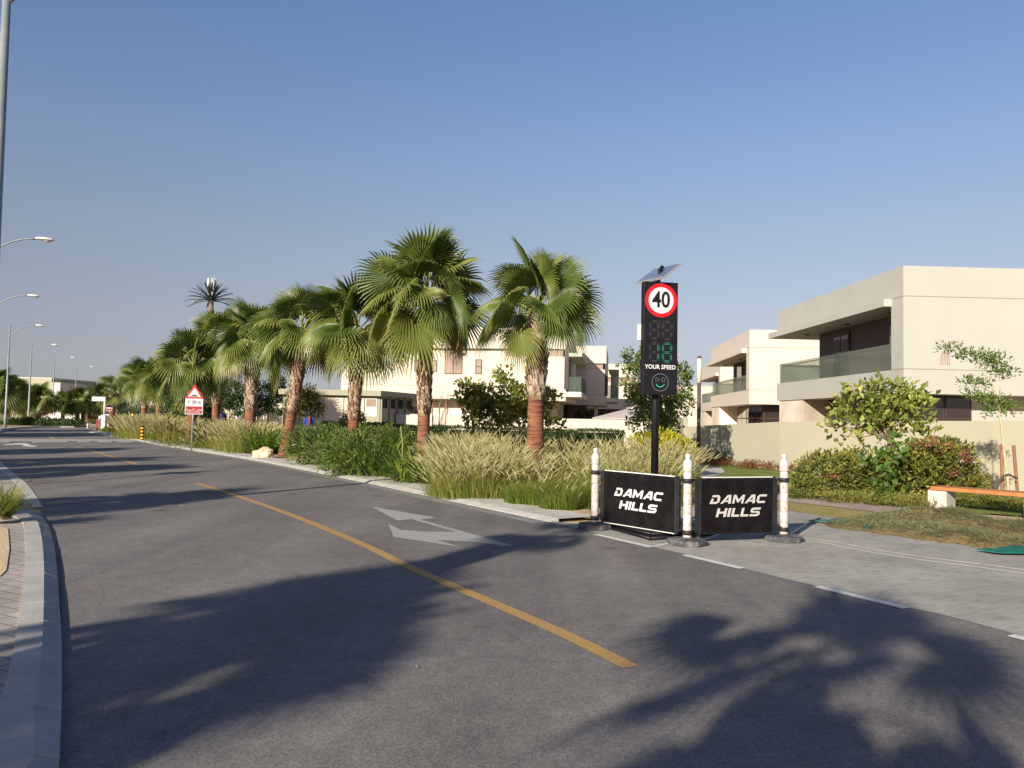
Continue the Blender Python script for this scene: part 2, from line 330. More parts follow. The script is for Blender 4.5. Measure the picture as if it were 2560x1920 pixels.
def resample(P, step):
    L = [0]
    for i in range(1, len(P)): L.append(L[-1]+(P[i]-P[i-1]).length)
    n = max(1, int(L[-1]/step)); out = []; j = 0
    for k in range(n+1):
        d = L[-1]*k/n
        while j < len(P)-2 and L[j+1] < d: j += 1
        t = (d-L[j])/max(L[j+1]-L[j], 1e-6); out.append(P[j].lerp(P[j+1], t))
    return out
def strip_blocks(mb, A, B, z0, z1, gap=.006, zj=.004, m=0, z1b=None):
    n = min(len(A), len(B))
    for i in range(n-1):
        ta = gap/max((A[i+1]-A[i]).length, .01)
        a0 = A[i].lerp(A[i+1], ta); a1 = A[i+1].lerp(A[i], ta); b0 = B[i].lerp(B[i+1], ta); b1 = B[i+1].lerp(B[i], ta)
        z = z1+random.uniform(-zj, zj); zb = (z if z1b is None else z1b+random.uniform(-zj, zj))
        Q = [a0, a1, b1, b0]; ar = sum(Q[k].x*Q[(k+1)%4].y-Q[(k+1)%4].x*Q[k].y for k in range(4))
        zs = [z, z, zb, zb]
        if ar < 0: Q.reverse(); zs.reverse()
        mb.add([(q.x,q.y,z0) for q in Q]+[(q.x,q.y,zz) for q, zz in zip(Q, zs)],
               [(3,2,1,0),(4,5,6,7),(0,1,5,4),(1,2,6,5),(2,3,7,6),(3,0,4,7)], .5, m)
def ribbon(mb, A, B, z, m=0, v=.5):
    for i in range(min(len(A), len(B))-1):
        Q = [A[i], A[i+1], B[i+1], B[i]]
        ar = sum(Q[k].x*Q[(k+1)%4].y-Q[(k+1)%4].x*Q[k].y for k in range(4))
        if ar < 0: Q.reverse()
        mb.face([(q.x, q.y, z) for q in Q], v, m)
# ================================================================ ground and roads
b = MB(); b.face([(-1500,-300,-.02),(1500,-300,-.02),(1500,2500,-.02),(-1500,2500,-.02)])
tag(b.build('ground', M['sand']), kind='structure')
RE = [g(x, y) for x, y in [(2560,1592),(2280,1521),(2054,1469),(1867,1424),(1720,1388),(1594,1359),(1459,1325),(1345,1299),(1146,1257),(922,1209),(718,1167),(599,1145),(400,1113),(337,1101),(260,1087),(222,1080.5)]]
RE0 = V((6.9, -4.5, 0)); RE = [RE0, V((5.6,1.5,0))] + RE
RES = smooth_line(RE, 5)
left_far = [g(x, y) for x, y in [(185,1069.5),(120,1069.5),(90,1069.5),(30,1073),(0,1080.8)]]
left = left_far + [V((-33.4,48,0)), V((-25.5,36.5,0)), g(0,1155), g(60,1212), g(104,1275), g(140,1330), g(152,1420), g(154,1594), g(147,1920), V((-1.2,-5,0))]
left = [left[0],left[1],left[2],left[3],left[4]]+left[5:]
poly = [(p.x, p.y) for p in RES] + [(g(235,1070).x, g(235,1070).y), (-30, 90), (-22, 130), (-34, 130), (-37, 85)] + [(p.x, p.y) for p in left]
poly = [(6.9,-30)] + poly + [(1.5,-30)]
ground_poly('road', poly, 0, M['asphalt'], px=False)
# side street on the left behind the near verge
ground_poly('side_street', [(-120,1215),(0,1152),(18,1170),(92,1258),(60,1263),(0,1250),(-200,1290),(-500,1290),(-500,1215)], .004, M['pave_left'])
# right kerb and paved strip
kr = [p for p in RES if p.y > 11.9]
kA = resample(kr, .9); kB = offset(kA, -.17); kC = offset(kA, -.95)
b = MB(); strip_blocks(b, kA, kB, -.02, .012, m=0, z1b=.05); tag(b.build('kerb', M['kerb_light']), kind='structure')
b = MB(); ribbon(b, kB, kC, .045); tag(b.build('pavement_strip', M['pave_side']), kind='structure')
b = MB(); ribbon(b, offset(kA, .0), offset(kA, .33), .004); tag(b.build('gutter_strip', mat('gutter_asphalt', (.20,.19,.18), .85, (.25,.24,.225), 2)), kind='structure')
# planting bed on the right of the road
inner = kC
bed = [(p.x, p.y) for p in inner[::2]]
bed = [(g(1475,1302).x, g(1475,1302).y), (g(1640,1190).x+.2, g(1640,1190).y)] + [(4.6, 21.5), (3.6, 26), (1.5, 40.8), (-12, 41.2), (-19, 62), (-27, 62)] + bed[::-1]
ground_poly('planting_bed', bed, .03, M['soil'], px=False)
# large paved forecourt on the right
dz = -.006
fore = [(p.x, p.y) for p in RES if p.y < 12.6]
pav_far = [g(1490,1316), g(1560,1292), g(1700,1262), g(1947,1268), g(2130,1300), g(2250,1310), g(2560,1330)]
ground_poly('paving', fore + [(p.x, p.y) for p in pav_far] + [(16, 10.5), (22, 5), (22, -20), (7.5, -20)], .003, M['pave'], px=False)
# drain channel across the paving
ch = [g(x, y, .006) for x, y in [(1560,1300),(1760,1328),(1990,1346),(2100,1364),(2215,1388),(2330,1402),(2560,1432),(2800,1465)]]
ch = resample(smooth_line(ch, 6), .6); b = MB()
strip_blocks(b, ch, offset(ch, .12), .0, .0065, m=0, zj=.0003); c2 = offset(ch, .24)
strip_blocks(b, c2, offset(c2, .12), .0, .0065, m=0, zj=.0003)
tag(b.build('drain_channel', M['channel']), kind='structure')
# lawn, dry edge, footpath behind the forecourt
ground_poly('lawn', [(1640,1150),(1700,1148),(1810,1158),(1900,1170),(1990,1180),(2100,1205),(2340,1228),(2560,1240),(2700,1262),(2560,1290),(2290,1272),(2100,1247),(1940,1229),(1700,1222),(1560,1200)], .012, M['lawn'])
ground_poly('dry_grass_strip', [(1600,1232),(1700,1240),(1940,1250),(2130,1272),(2300,1288),(2560,1318),(2700,1340),(2700,1370),(2560,1342),(2250,1312),(2130,1300),(1947,1272),(1700,1264),(1570,1290),(1560,1230)], .009, M['dry'])
ground_poly('footpath', [(1560,1198),(1700,1222),(1940,1229),(2100,1247),(2290,1272),(2560,1298),(2760,1322),(2760,1350),(2560,1322),(2276,1292),(2100,1268),(1940,1251),(1700,1241),(1540,1222)], .018, M['path'])
ground_poly('garden_path', [(1690,1166),(1760,1162),(1805,1170),(1812,1180),(1790,1189),(1650,1205),(1560,1199),(1600,1180)], .020, M['kerb_light'])
ground_poly('hedge_verge', [(1190,1112),(1480,1119),(1560,1128),(1560,1138),(1360,1132),(1190,1122)], .036, M['lawn'])
ground_poly('hedge_path', [(1380,1133),(1560,1139),(1600,1150),(1560,1160),(1380,1143)], .040, M['kerb_light'])
# left pavement: kerb, pavers, gravel
kz = .075
ko = [g(x, y, .03) for x, y in [(148,1990),(148,1920),(154,1760),(154,1594),(148,1491),(141,1410),(134,1357),(119,1308),(99,1290),(69,1275),(30,1266),(-30,1257),(-140,1250)]]
ki = [g(x, y, kz) for x, y in [(-60,1990),(-40,1880),(0,1748),(30,1644),(52,1505),(60,1446),(64,1387),(62,1330),(57,1306),(38,1290),(10,1281),(-50,1270),(-160,1262)]]
ko = [V((-1.75,-2,0)), V((-1.78,1.5,0))]+[V((p.x,p.y,0)) for p in ko]; ki = [V((-2.2,-2,0)), V((-2.24,1.5,0))]+[V((p.x,p.y,0)) for p in ki]
kos = smooth_line(ko, 6); n_ = int(16/.62); kos = resample(kos, .62); kis = smooth_line(ki, 6)
import bisect
def match(A, Bl):
    out = []
    for p in A: out.append(min(Bl, key=lambda q: (q-p).length))
    return out
Bd = resample(kis, .03); kis = match(kos, Bd)
b = MB(); mid = [a.lerp(c, .42) for a, c in zip(kos, kis)]
strip_blocks(b, kos, mid, -.02, .025, m=0, z1b=kz, zj=.002); strip_blocks(b, mid, kis, -.02, kz, m=0, gap=.004, zj=.002)
tag(b.build('left_kerb', M['kerb']), kind='structure')
lp = [(p.x, p.y) for p in kis]
ground_poly('left_pavement', lp + [(-40, 14.5), (-40, -5), (-2.2, -5)], kz-.012, M['pave_left'], px=False)
ground_poly('gravel_bed', [(-200,1322),(0,1316),(20,1322),(24,1370),(16,1425),(0,1440),(-200,1470)], kz-.005, M['gravel'])
# flush concrete band at the mouth of the side street
bo = [g(x, y) for x, y in [(108,1268),(84,1232),(60,1204),(30,1180),(0,1158),(-60,1128)]]
bi = [g(x, y) for x, y in [(82,1269),(62,1236),(40,1210),(14,1186),(-16,1164),(-76,1133)]]
b = MB(); A_ = resample(smooth_line(bo, 5), .8); strip_blocks(b, A_, match(A_, resample(smooth_line(bi, 5), .05)), 0, .009, m=0, zj=.001)
tag(b.build('flush_kerb_band', M['kerb_light']), kind='structure')
# far left verge
ground_poly('far_left_verge', [(-20,1081),(30,1071.5),(90,1068),(185,1068),(190,1060),(-20,1056)], .02, M['soil'])
kf = resample([g(x, y) for x, y in [(-60,1090),(0,1080.8),(30,1073),(90,1069.5),(150,1069),(186,1069.3)]], 1.2)
b = MB(); strip_blocks(b, kf, offset(kf, .3), 0, .13); tag(b.build('far_kerb', M['kerb_light']), kind='structure')
# road markings
def mark(name, polys, m, z=.004):
    b = MB()
    for pl in polys:
        P = [g(x, y, z) for x, y in pl]
        if sum(P[i].x*P[(i+1)%len(P)].y-P[(i+1)%len(P)].x*P[i].y for i in range(len(P))) < 0: P.reverse()
        b.face(P)
    return tag(b.build(name, m), kind='structure')
def line_strip(pts, wd):
    P = smooth_line([g(x, y) for x, y in pts], 6); return offset(P, wd/2), offset(P, -wd/2)
b = MB()
for pts, wd in [([(1577,1668),(1394,1578),(1195,1492),(1021,1417),(897,1357),(718,1284),(580,1236),(492,1208)], .13), ([(347,1163),(270,1139),(188,1116)], .14), ([(147,1103),(133,1096),(121,1090.5)], .16)]:
    A, Bq = line_strip(pts, wd); ribbon(b, A, Bq, .004)
tag(b.build('yellow_centre_line', M['yellow_paint']), kind='structure')
b = MB()
for a, c in [((1500,1336),(1640,1368)), ((1722,1387.5),(1868,1421)), ((2056,1466),(2280,1520)), ((2540,1587),(2800,1650)), ((1330,1300),(1420,1317))][:4]:
    P = [g(*a), g(*c)]; ribbon(b, offset(P, -.02), offset(P, -.13), .0075)
P = [g(1640,1368), g(1715,1352)]; ribbon(b, offset(P, .0), offset(P, .06), .0078)
P = [g(1765,1350), g(1890,1300)]; ribbon(b, offset(P, .03), offset(P, -.03), .0082)
tag(b.build('white_edge_line', mat('bright_road_paint', (.66,.65,.62), .7, (.52,.51,.48), 20)), kind='structure')
q = lambda L: [(400+u/2.011, 1100+v/2.011) for u, v in L]
mark('direction_arrow_marking', [q([(1063,335),(1390,390),(1310,400),(1775,530),(1715,533),(1490,462),(1265,398),(1195,405)]),
     q([(1148,420),(1210,452),(1330,460),(1490,462),(1715,533),(1640,517),(1395,502),(1508,537),(1175,487)])], M['white_paint'])
q = lambda L: [(u/4.254, 1040+v/4.254) for u, v in L]
mark('far_arrow_marking', [q([(35,300),(190,291),(270,290),(295,297),(330,312),(405,315),(350,330),(215,318),(262,312),(235,303),(60,306)])], mat('far_white_paint', (.6,.6,.6), .7))
mark('hump_strip', [[(-60,1097.5),(338,1097.5),(352,1103.3),(-60,1103.3)]], mat('hump_pavers', (.30,.27,.24), .8, (.36,.33,.3), 3), .012)
mark('hump_marking', [[(a,1102.6),(c,1102.6),(c+3,1106.2),(a+2,1106.2)] for a, c in [(-50,24),(78,168),(192,222),(243,278),(292,332)]], M['white_paint'], .017)
mark('far_lane_marking', [[(200,1099.2),(216,1097.6),(236,1099.2),(226,1100.2)]], M['white_paint'], .014)
# thin pole shadows painted on the asphalt as dark ribbons
b = MB()
for pts in [[(60,1212),(130,1206),(200,1203),(300,1195),(420,1185.5)], [(105,1264),(300,1248),(520,1226)]]:
    A, Bq = line_strip(pts, .06); ribbon(b, A, Bq, .004)
tag(b.build('pole_shadow_lines', mat('painted_shadow', (.03,.03,.032), .5)), kind='structure')
mark('manhole_cover', [[(446,1262.5),(455,1261.5),(461,1263),(452,1264.2)]], M['kerb'], .005)
# ================================================================ foliage tools
def leaf(mb, p, d, n, s, w=.45, v=.5, m=0, fold=.15):
    d = d.normalized(); sd_ = d.cross(n)
    if sd_.length < 1e-4: sd_ = d.orthogonal()
    sd_.normalize(); nn = sd_.cross(d)
    b1 = p+d*s*.45+sd_*s*w*.5+nn*s*fold; b2 = p+d*s*.45-sd_*s*w*.5+nn*s*fold; t = p+d*s
    mb.face([p, b1, t], v, m); mb.face([p, t, b2], v, m)
def rv(r=1.0):
    while 1:
        v = V((random.uniform(-1,1), random.uniform(-1,1), random.uniform(-1,1)))
        if .01 < v.length <= 1: return v*r
def clump(mb, c, r, n, s, m=0, up=.4, sub=None, w=.45, v0=0., v1=1., shell=.5, fold=.12):
    """leaves gathered in twigs spread through an ellipsoid"""
    rx, ry, rz = r; k = max(1, n//(sub or 9))
    for _ in range(k):
        u = rv(); u = u.normalized()*(shell+(1-shell)*random.random()**.6)
        cc = V((c[0]+u.x*rx, c[1]+u.y*ry, c[2]+u.z*rz)); out = V((u.x, u.y, u.z+.3)).normalized()
        tv = random.uniform(0, 1)
        for _ in range(sub or 9):
            d = (out*.7+rv(.9)+V((0,0,up*.5))).normalized(); p = cc+rv(s*1.4)
            nrm = (V((0,0,1))*up+rv()).normalized()
            leaf(mb, p, d, nrm, s*random.uniform(.7,1.25), w, min(1, max(0, v0+(v1-v0)*(.65*tv+.35*random.random()))), m, fold)
def limbs(mb, base, targets, r, m=0, n=6):
    base = V(base)
    for t in targets:
        t = V(t); q1 = base.lerp(t, .35)+V((random.uniform(-.1,.1), random.uniform(-.1,.1), .12*(t-base).length)); q2 = base.lerp(t, .7)+rv(.06)
        mb.tube([base, q1, q2, t], [r, r*.7, r*.45, r*.15], n, m)
def straps(mb, c, n, L, wd, m=0, v0=.2, v1=.8, up=75, dn=25, droop=.55, seg=6, rad=.08):
    for _ in range(n):
        a = random.uniform(0, 2*pi); e = R(random.uniform(dn, up)); l = L*random.uniform(.65,1.1); v = random.uniform(v0, v1)
        h = V((cos(a), sin(a), 0)); sd_ = V((-sin(a), cos(a), 0)); p = V(c)+h*random.uniform(0, rad)+sd_*random.uniform(-rad, rad)
        pts = []
        for k in range(seg+1):
            pts.append((p.copy(), wd*(1-(k/seg)**2.2)*.5+.0008)); ee = e-droop*2.2*(k/seg)**1.5
            p = p+(h*cos(ee)+V((0,0,1))*sin(ee))*(l/seg)
        for k in range(seg):
            (p0, w0), (p1, w1) = pts[k], pts[k+1]
            mb.face([p0-sd_*w0, p0+sd_*w0, p1+sd_*w1, p1-sd_*w1], min(1, v+(.25*k/seg)), m)
BROWN = [.5]
def fan(mb, o, az, el, pet, L, age, rr, twist=0, nseg=36):
    h = V((cos(az), sin(az), 0)); sd_ = V((-sin(az), cos(az), 0)); Z = V((0,0,1))
    pts = [o.copy()]; e = el+R(14); p = o.copy()
    for k in range(5):
        p = p+(h*cos(e)+Z*sin(e))*pet/5; pts.append(p.copy()); e -= R(4+5*age)
    mb.tube(pts, [.032*rr,.022*rr,.017*rr,.015*rr,.013*rr,.011*rr], 4, 1, cap=False)
    e2 = e-R(random.uniform(2,14)+26*age); A = h*cos(e2)+Z*sin(e2); Sd = sd_.copy(); N = A.cross(Sd)
    rot = Matrix.Rotation(twist, 3, A); Sd = rot @ Sd; N = rot @ N
    spread = R(random.uniform(108, 138)); dr = .05+.52*age**1.4+random.uniform(0,.12)
    vb = .16+.40*random.random()+.16*age
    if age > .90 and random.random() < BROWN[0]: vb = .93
    dth = 2*spread/nseg
    for i in range(nseg):
        th = -spread+dth*(i+.5); u = abs(th)/spread
        l = L*(1-.34*u**1.6)*random.uniform(.93,1.05); D = A*cos(th)+Sd*sin(th); Tn = Sd*cos(th)-A*sin(th)
        def P(r, lat, ridge):
            q = p+D*r+Tn*lat+N*(ridge-.16*L*(u**2)*(r/L)**1.2+.05*L*sin(pi*min(1, r/L)))
            q.z -= dr*L*.42*(r/l)**3; return q
        rj = l*random.uniform(.50,.60); wj = rj*tan(dth/2)*1.02; wm = wj*.62; r0_ = .05*L; w0 = r0_*tan(dth/2); rm = l*.80
        vv = vb+random.uniform(-.07,.07)
        c0, c1, c2, t = P(r0_,0,w0*.5), P(rj,0,wj*.75), P(rm,0,wm*.6), P(l,0,0)
        t.z -= random.uniform(0,.13)*L*(.2+age); t += Tn*random.uniform(-.02,.02)
        for sgn in (-1, 1):
            a0, a1, a2 = P(r0_,sgn*w0,0), P(rj,sgn*wj,-wj*.3), P(rm,sgn*wm,0)
            f = (lambda *q: q if sgn > 0 else q[::-1])
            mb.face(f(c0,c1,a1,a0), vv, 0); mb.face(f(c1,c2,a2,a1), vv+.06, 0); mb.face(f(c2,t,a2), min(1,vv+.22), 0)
def crown_mesh(R_, n, seed, pet=.52, nseg=36, old=1.0, dense=1):
    random.seed(seed); mb = MB(); R_ = R_*1.12; L = R_*(1-pet)*1.12; pl = R_*pet
    for i in range(n):
        u = (i+.5)/n; age = u**.85
        el = R(88-108*u*old+random.uniform(-10,10)); az = i*2.39996+random.uniform(-.3,.3)+seed
        k = random.uniform(.88,1.1)*(1-.10*u)
        fan(mb, V((0,0,.08-.20*u*R_*.45)), az, el, pl*k*(.75 if u < .12 else 1), L*k, age, R_/1.6, random.uniform(-1,1)*(.35+1.15*sin(pi*min(1,u*1.1))), nseg)
    return mb
def sheaths(mb, path_r, z0, z1, r, n, seed, size=.17):
    random.seed(seed)
    for i in range(n):
        t = i/n; z = z0+(z1-z0)*t; a = i*2.39996+random.uniform(-.25,.25); c, rr = path_r(z)
        h = V((cos(a), sin(a), 0)); sd_ = V((-sin(a), cos(a), 0)); s = size*random.uniform(.75,1.25); lean = random.uniform(.05,.42)*(1+.6*(random.random() < .15))
        b0 = c+h*rr*.93+V((0,0,-s*.3)); wv = s*.55; up = V((0,0,1))*cos(lean)+h*sin(lean)
        v = random.uniform(.05,1)
        m1 = b0+up*s*.6+h*.02; tip = b0+up*s*random.uniform(1.0,1.5)
        mb.face([b0-sd_*wv*.8, b0+sd_*wv*.8, m1+sd_*wv*.5, m1-sd_*wv*.5], v); mb.face([m1-sd_*wv*.5, m1+sd_*wv*.5, tip+sd_*wv*.22, tip-sd_*wv*.22], min(1,v+.2))
        mb.face([m1+sd_*wv*.5-h*.03, m1-sd_*wv*.5-h*.03, tip-sd_*wv*.22-h*.02, tip+sd_*wv*.22-h*.02], max(0,v-.3))
BROWN = [.5]
def palm(label, x, y, hub, boot, r, R_, seed, pet=.52, lean=(0,0), n=30, nseg=36, old=1.0, group='fan palms planted in a row beside the road', bootmat='boot', crown=None, nb=None, name='fan_palm'):
    t = thing(name, label, 'palm tree', (x, y, 0), group)
    def axis(z):
        k = z/hub; b_ = 1-(1-k)**2
        rr = r*(1.12-.22*min(1,k*1.2)) if z < boot else r*(1.02+.10*sin(pi*(z-boot)/max(.1,hub-boot)))
        return V((lean[0]*(b_*.6+k*.4), lean[1]*(b_*.6+k*.4), z)), rr
    mb = MB(); zs = [hub*i/26 for i in range(27)]
    mb.tube([axis(z)[0] for z in zs], [axis(z)[1]*(1+.03*noise.noise(V((seed, z*3, 0)))) for z in zs], 16)
    mb.build('trunk', M['bark'], t, True, True)
    mb = MB(); sheaths(mb, axis, boot, hub*.985, r, nb or int(330*(hub-boot)/2+40), seed, .20*r/.21)
    mb.build('leaf_bases', M[bootmat], t, False, True)
    top = axis(hub)[0]
    if crown is None:
        mb = crown_mesh(R_, n, seed, pet, nseg=nseg, old=old); mb.v = [(p[0]+top.x, p[1]+top.y, p[2]+hub) for p in mb.v]
        mb.build('crown', [M['palm'], M['petiole']], t, False, True)
    else:
        me, rad = crown; o = bpy.data.objects.new('crown', me); COL.objects.link(o); o.parent = t; o.location = top
        o.scale = (R_/rad,)*3; o.rotation_euler = (0, 0, seed*1.3)
    return t
# ================================================================ palms of the right-hand row
def ppos(px, d): p = at(px, 1000, d); return p.x, d
G1 = 'fan palms in a row between road and hedge'
def zt(px, py, d): return at(px, py, d).z
def rowpalm(label, px, d, pyhub, pyboot, r, R_, seed, leanpx=0, **k):
    x, y = at(px, 1100, d).x, d
    palm(label, x, y, zt(px, pyhub, d), zt(px, pyboot, d), r, R_, seed, lean=(leanpx/F*d, 0), group=G1, **k)
BROWN[0] = 0
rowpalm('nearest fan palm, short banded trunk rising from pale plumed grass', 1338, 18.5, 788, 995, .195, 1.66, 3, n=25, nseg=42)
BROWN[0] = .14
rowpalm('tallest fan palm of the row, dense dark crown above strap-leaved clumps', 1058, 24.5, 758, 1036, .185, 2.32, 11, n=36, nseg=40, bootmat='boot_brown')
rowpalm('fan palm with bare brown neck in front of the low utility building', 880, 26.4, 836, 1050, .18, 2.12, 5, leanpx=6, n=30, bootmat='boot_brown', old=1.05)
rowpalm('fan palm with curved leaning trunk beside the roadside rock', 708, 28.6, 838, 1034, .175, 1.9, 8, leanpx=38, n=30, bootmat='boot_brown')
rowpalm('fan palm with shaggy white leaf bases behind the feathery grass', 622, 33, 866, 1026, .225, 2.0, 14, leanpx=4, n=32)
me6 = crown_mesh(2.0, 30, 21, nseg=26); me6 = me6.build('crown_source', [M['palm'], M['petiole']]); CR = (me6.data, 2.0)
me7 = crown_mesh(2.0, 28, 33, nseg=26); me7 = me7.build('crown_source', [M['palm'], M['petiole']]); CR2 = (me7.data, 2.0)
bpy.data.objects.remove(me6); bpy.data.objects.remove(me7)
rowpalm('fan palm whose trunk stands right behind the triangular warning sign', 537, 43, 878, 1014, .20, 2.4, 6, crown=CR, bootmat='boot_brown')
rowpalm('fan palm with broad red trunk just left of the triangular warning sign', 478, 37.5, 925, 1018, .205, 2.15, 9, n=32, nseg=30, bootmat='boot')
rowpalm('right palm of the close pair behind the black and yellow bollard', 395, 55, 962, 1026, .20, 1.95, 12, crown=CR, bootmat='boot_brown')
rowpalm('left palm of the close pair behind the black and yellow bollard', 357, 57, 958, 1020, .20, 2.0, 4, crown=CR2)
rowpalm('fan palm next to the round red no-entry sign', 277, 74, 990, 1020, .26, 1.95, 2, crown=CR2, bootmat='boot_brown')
def farpalm(label, px, d, pyhub, r, R_, seed, cr, grp):
    x = at(px, 1040, d).x; h = zt(px, pyhub, d)
    palm(label, x, d, h, h*.72, r, R_, seed, crown=cr, group=grp, nb=26, bootmat='boot_brown')
G2 = 'distant fan palms beyond the road bend'; G3 = 'fan palms on the left verge'
for i, (px, d, hb, rr, RR, s, lab) in enumerate([(194,92,1006,.22,1.9,1,'thin distant palm just right of the round white sign'),(207,96,1010,.22,1.8,5,'second distant palm right of the round white sign'),(222,98,1006,.22,1.9,7,'distant palm above the two white bollards'),(232,101,1012,.22,1.7,2,'distant palm just left of the white street-name post')]):
    farpalm(lab, px, d, hb, rr, RR, s, CR if i % 2 else CR2, G2)
for i, (px, d, hb, rr, RR, s, lab) in enumerate([(19,84,992,.26,2.6,3,'big dark palm at the left frame edge behind a lamp post'),(-18,70,985,.26,2.4,8,'palm half cut off by the left frame edge'),(97,86,1008,.24,2.3,6,'round dark palm in front of the far cream building'),(75,90,1020,.24,1.8,4,'low palm close to the second visible lamp post'),(157,92,1014,.22,1.7,9,'small palm left of the white round sign, near the far van')]):
    farpalm(lab, px, d, hb, rr, RR, s, CR2 if i % 2 else CR, G3)
# palms standing behind the camera on the left verge: their shadows fall on the road
sh = V((sin(R(SUN_AZ)), cos(R(SUN_AZ))))/tan(R(SUN_EL))
def shpalm(label, gx, gy, hub, RR, seed, cr=None, **k):
    x, y = gx-sh.x*hub, gy-sh.y*hub
    palm(label, x, y, hub, hub*.6, .2, RR, seed, crown=cr, group='palms on the near left verge casting shadows on the road', bootmat='boot', **k)
pa = g(1960,1765); shpalm('palm behind the camera throwing the big fan shadow at lower right', pa.x, pa.y, 4.2, 1.36, 42, n=15, nseg=22, pet=.58)
pb = g(470,1590); shpalm('palm behind the camera throwing the broad dark shadow at lower left', pb.x, pb.y, 4.3, 1.15, 27, n=26, nseg=26)
pc = g(1331,1349); shpalm('palm whose slim trunk shadow crosses the yellow line', pc.x, pc.y, 5.0, .80, 18, n=12, nseg=26)
pf = g(110,1790); shpalm('palm behind the camera shading the near left kerb', pf.x, pf.y, 4.6, 1.25, 36, n=24, nseg=22)
pd = g(60,1272); shpalm('verge palm shading the mouth of the side street', pd.x, pd.y, 3.4, 1.6, 55, cr=CR)
pe = g(0,1185); shpalm('verge palm beyond the side street mouth', pe.x, pe.y, 3.6, 1.9, 51, cr=CR2)
for i, (x_, y_) in enumerate([(-70,1160),(-80,1132),(20,1090),(150,1085),(20,1077)]):
    pp = g(x_, y_); shpalm(['palm on the left verge outside the frame shading the left lane', 'palm outside the frame shading the road before the hump', 'palm outside the frame shading the road at the hump', 'palm outside the frame shading the far road', 'palm outside the frame shading the farthest road'][i], pp.x, pp.y, 4.0, 2.2+.2*i, 60+i, cr=CR if i % 2 else CR2)
# telecom mast dressed as a date palm
d = 130; mx = at(526, 800, d).x; zc = zt(526, 752, d); T_ = thing('antenna_mast', 'tall telecom mast disguised as a date palm above the palm row', 'mast', (mx, d, 0))
mb = MB(); mb.tube([(0,0,0),(0,0,zc*.5),(0,0,zc)], [.62,.5,.42], 14); mb.build('trunk', M['mast_bark'], T_, True, True)
mb = MB(); random.seed(4)
for i in range(52):
    u = i/52; a = i*2.4; e = R(86-84*u); h = V((cos(a), sin(a), 0)); p = V((0,0,zc)); pts = []; L = 3.3+1.2*u
    for k in range(7): pts.append(p.copy()); p = p+(h*cos(e)+V((0,0,1))*sin(e))*L/6; e -= R(3+4*u)
    sd_ = V((-sin(a), cos(a), 0))
    for k in range(6):
        w0 = .20*sin(pi*(k+.6)/7.2); w1 = .20*sin(pi*(k+1.6)/7.2)
        for sg in (-1, 1): mb.face([pts[k], pts[k]+sd_*sg*w0+V((0,0,-.1)), pts[k+1]+sd_*sg*w1+V((0,0,-.1)), pts[k+1]])
mb.build('fronds', M['mast_frond'], T_, False, True)
for i in range(5):
    mb = MB(); a = i*1.256+.3; c = V((cos(a)*.6, sin(a)*.6, zc+.9))
    mb.box(-.2,-.1,0,.2,.1,2.9); mb.xf(Matrix.Translation(c) @ Matrix.Rotation(a+pi/2, 4, 'Z')); mb.build('antenna_panel', M['lamp_white'], T_, False, True)
mb = MB(); mb.tube([(0,0,zc),(0,0,zc+4.2)], .09, 6); mb.tube([(.35,0,zc+3),(.35,0,zc+4.4)], .03, 4); mb.build('antenna_pole', M['pole_grey'], T_, False, True)
# ================================================================ street lamps
def lamp(label, x, y, H, arm, src=None):
    if src:
        t = copy_tree(src); t.location = (x, y, 0); t['label'] = label; return t
    t = thing('street_lamp', label, 'street lamp', (x, y, 0), 'street lamps along the left verge', R(15))
    mb = MB(); mb.tube([(0,0,0),(0,0,.9),(0,0,1.0),(0,0,H)], [.115,.115,.095,.05], 12); mb.build('pole', M['pole_grey'], t, True, True)
    mb = MB(); mb.tube([(0,0,.0),(0,0,.04)], .2, 12); mb.build('base_plate', M['pole_grey'], t, False, True)
    mb = MB(); pts = [(arm*(1-cos(u*pi/2))*.35+arm*.62*u, 0, H-1.0+1.02*sin(u*pi/2)) for u in [k/10 for k in range(11)]]
    mb.tube(pts, [.035]*11, 8); mb.tube([(0,0,H-.45),(.35,0,H-.5)], .02, 6); mb.build('arm', M['pole_grey'], t, True, True)
    hx = pts[-1][0]; hz = pts[-1][2]; hd = bpy.data.objects.new('lamp_head', None)
    mb = MB(); n = 12; L = .72; rings = []
    for k in range(9):
        u = k/8; wv = .05+.12*sin(pi*min(1, u*1.02))**.6 if 0 < u < 1 else .045; hh = .045+.055*sin(pi*u)**.7 if 0 < u < 1 else .035
        rings.append([(hx-.03+L*u, wv*cos(2*pi*j/n), hz+.02+hh*sin(2*pi*j/n)*(1 if sin(2*pi*j/n) > 0 else .45)-.03*u) for j in range(n)])
    vs = [p for r_ in rings for p in r_]; fs = [(i*n+j, (i+1)*n+j, (i+1)*n+(j+1)%n, i*n+(j+1)%n) for i in range(8) for j in range(n)]+[tuple(range(n)), tuple(range(8*n+n-1, 8*n-1, -1))]
    mb.add(vs, fs); ho = mb.build('lamp_head', M['lamp_white'], t, True, True); bpy.data.objects.remove(hd)
    mb = MB(); mb.lathe([(.02,-.10),(.08,-.07),(.10,-.02),(.10,.0)], 14, (0,0,0)); mb.v = [(hx+.43+p[0]*1.7, p[1], hz-.01+p[2]) for p in mb.v]; mb.build('lens', M['lampglass'], ho, True, True)
    return t
L0 = lamp('thick grey lamp post cut by the upper left frame edge', -7.62, 11.15, 8.6, 1.95)
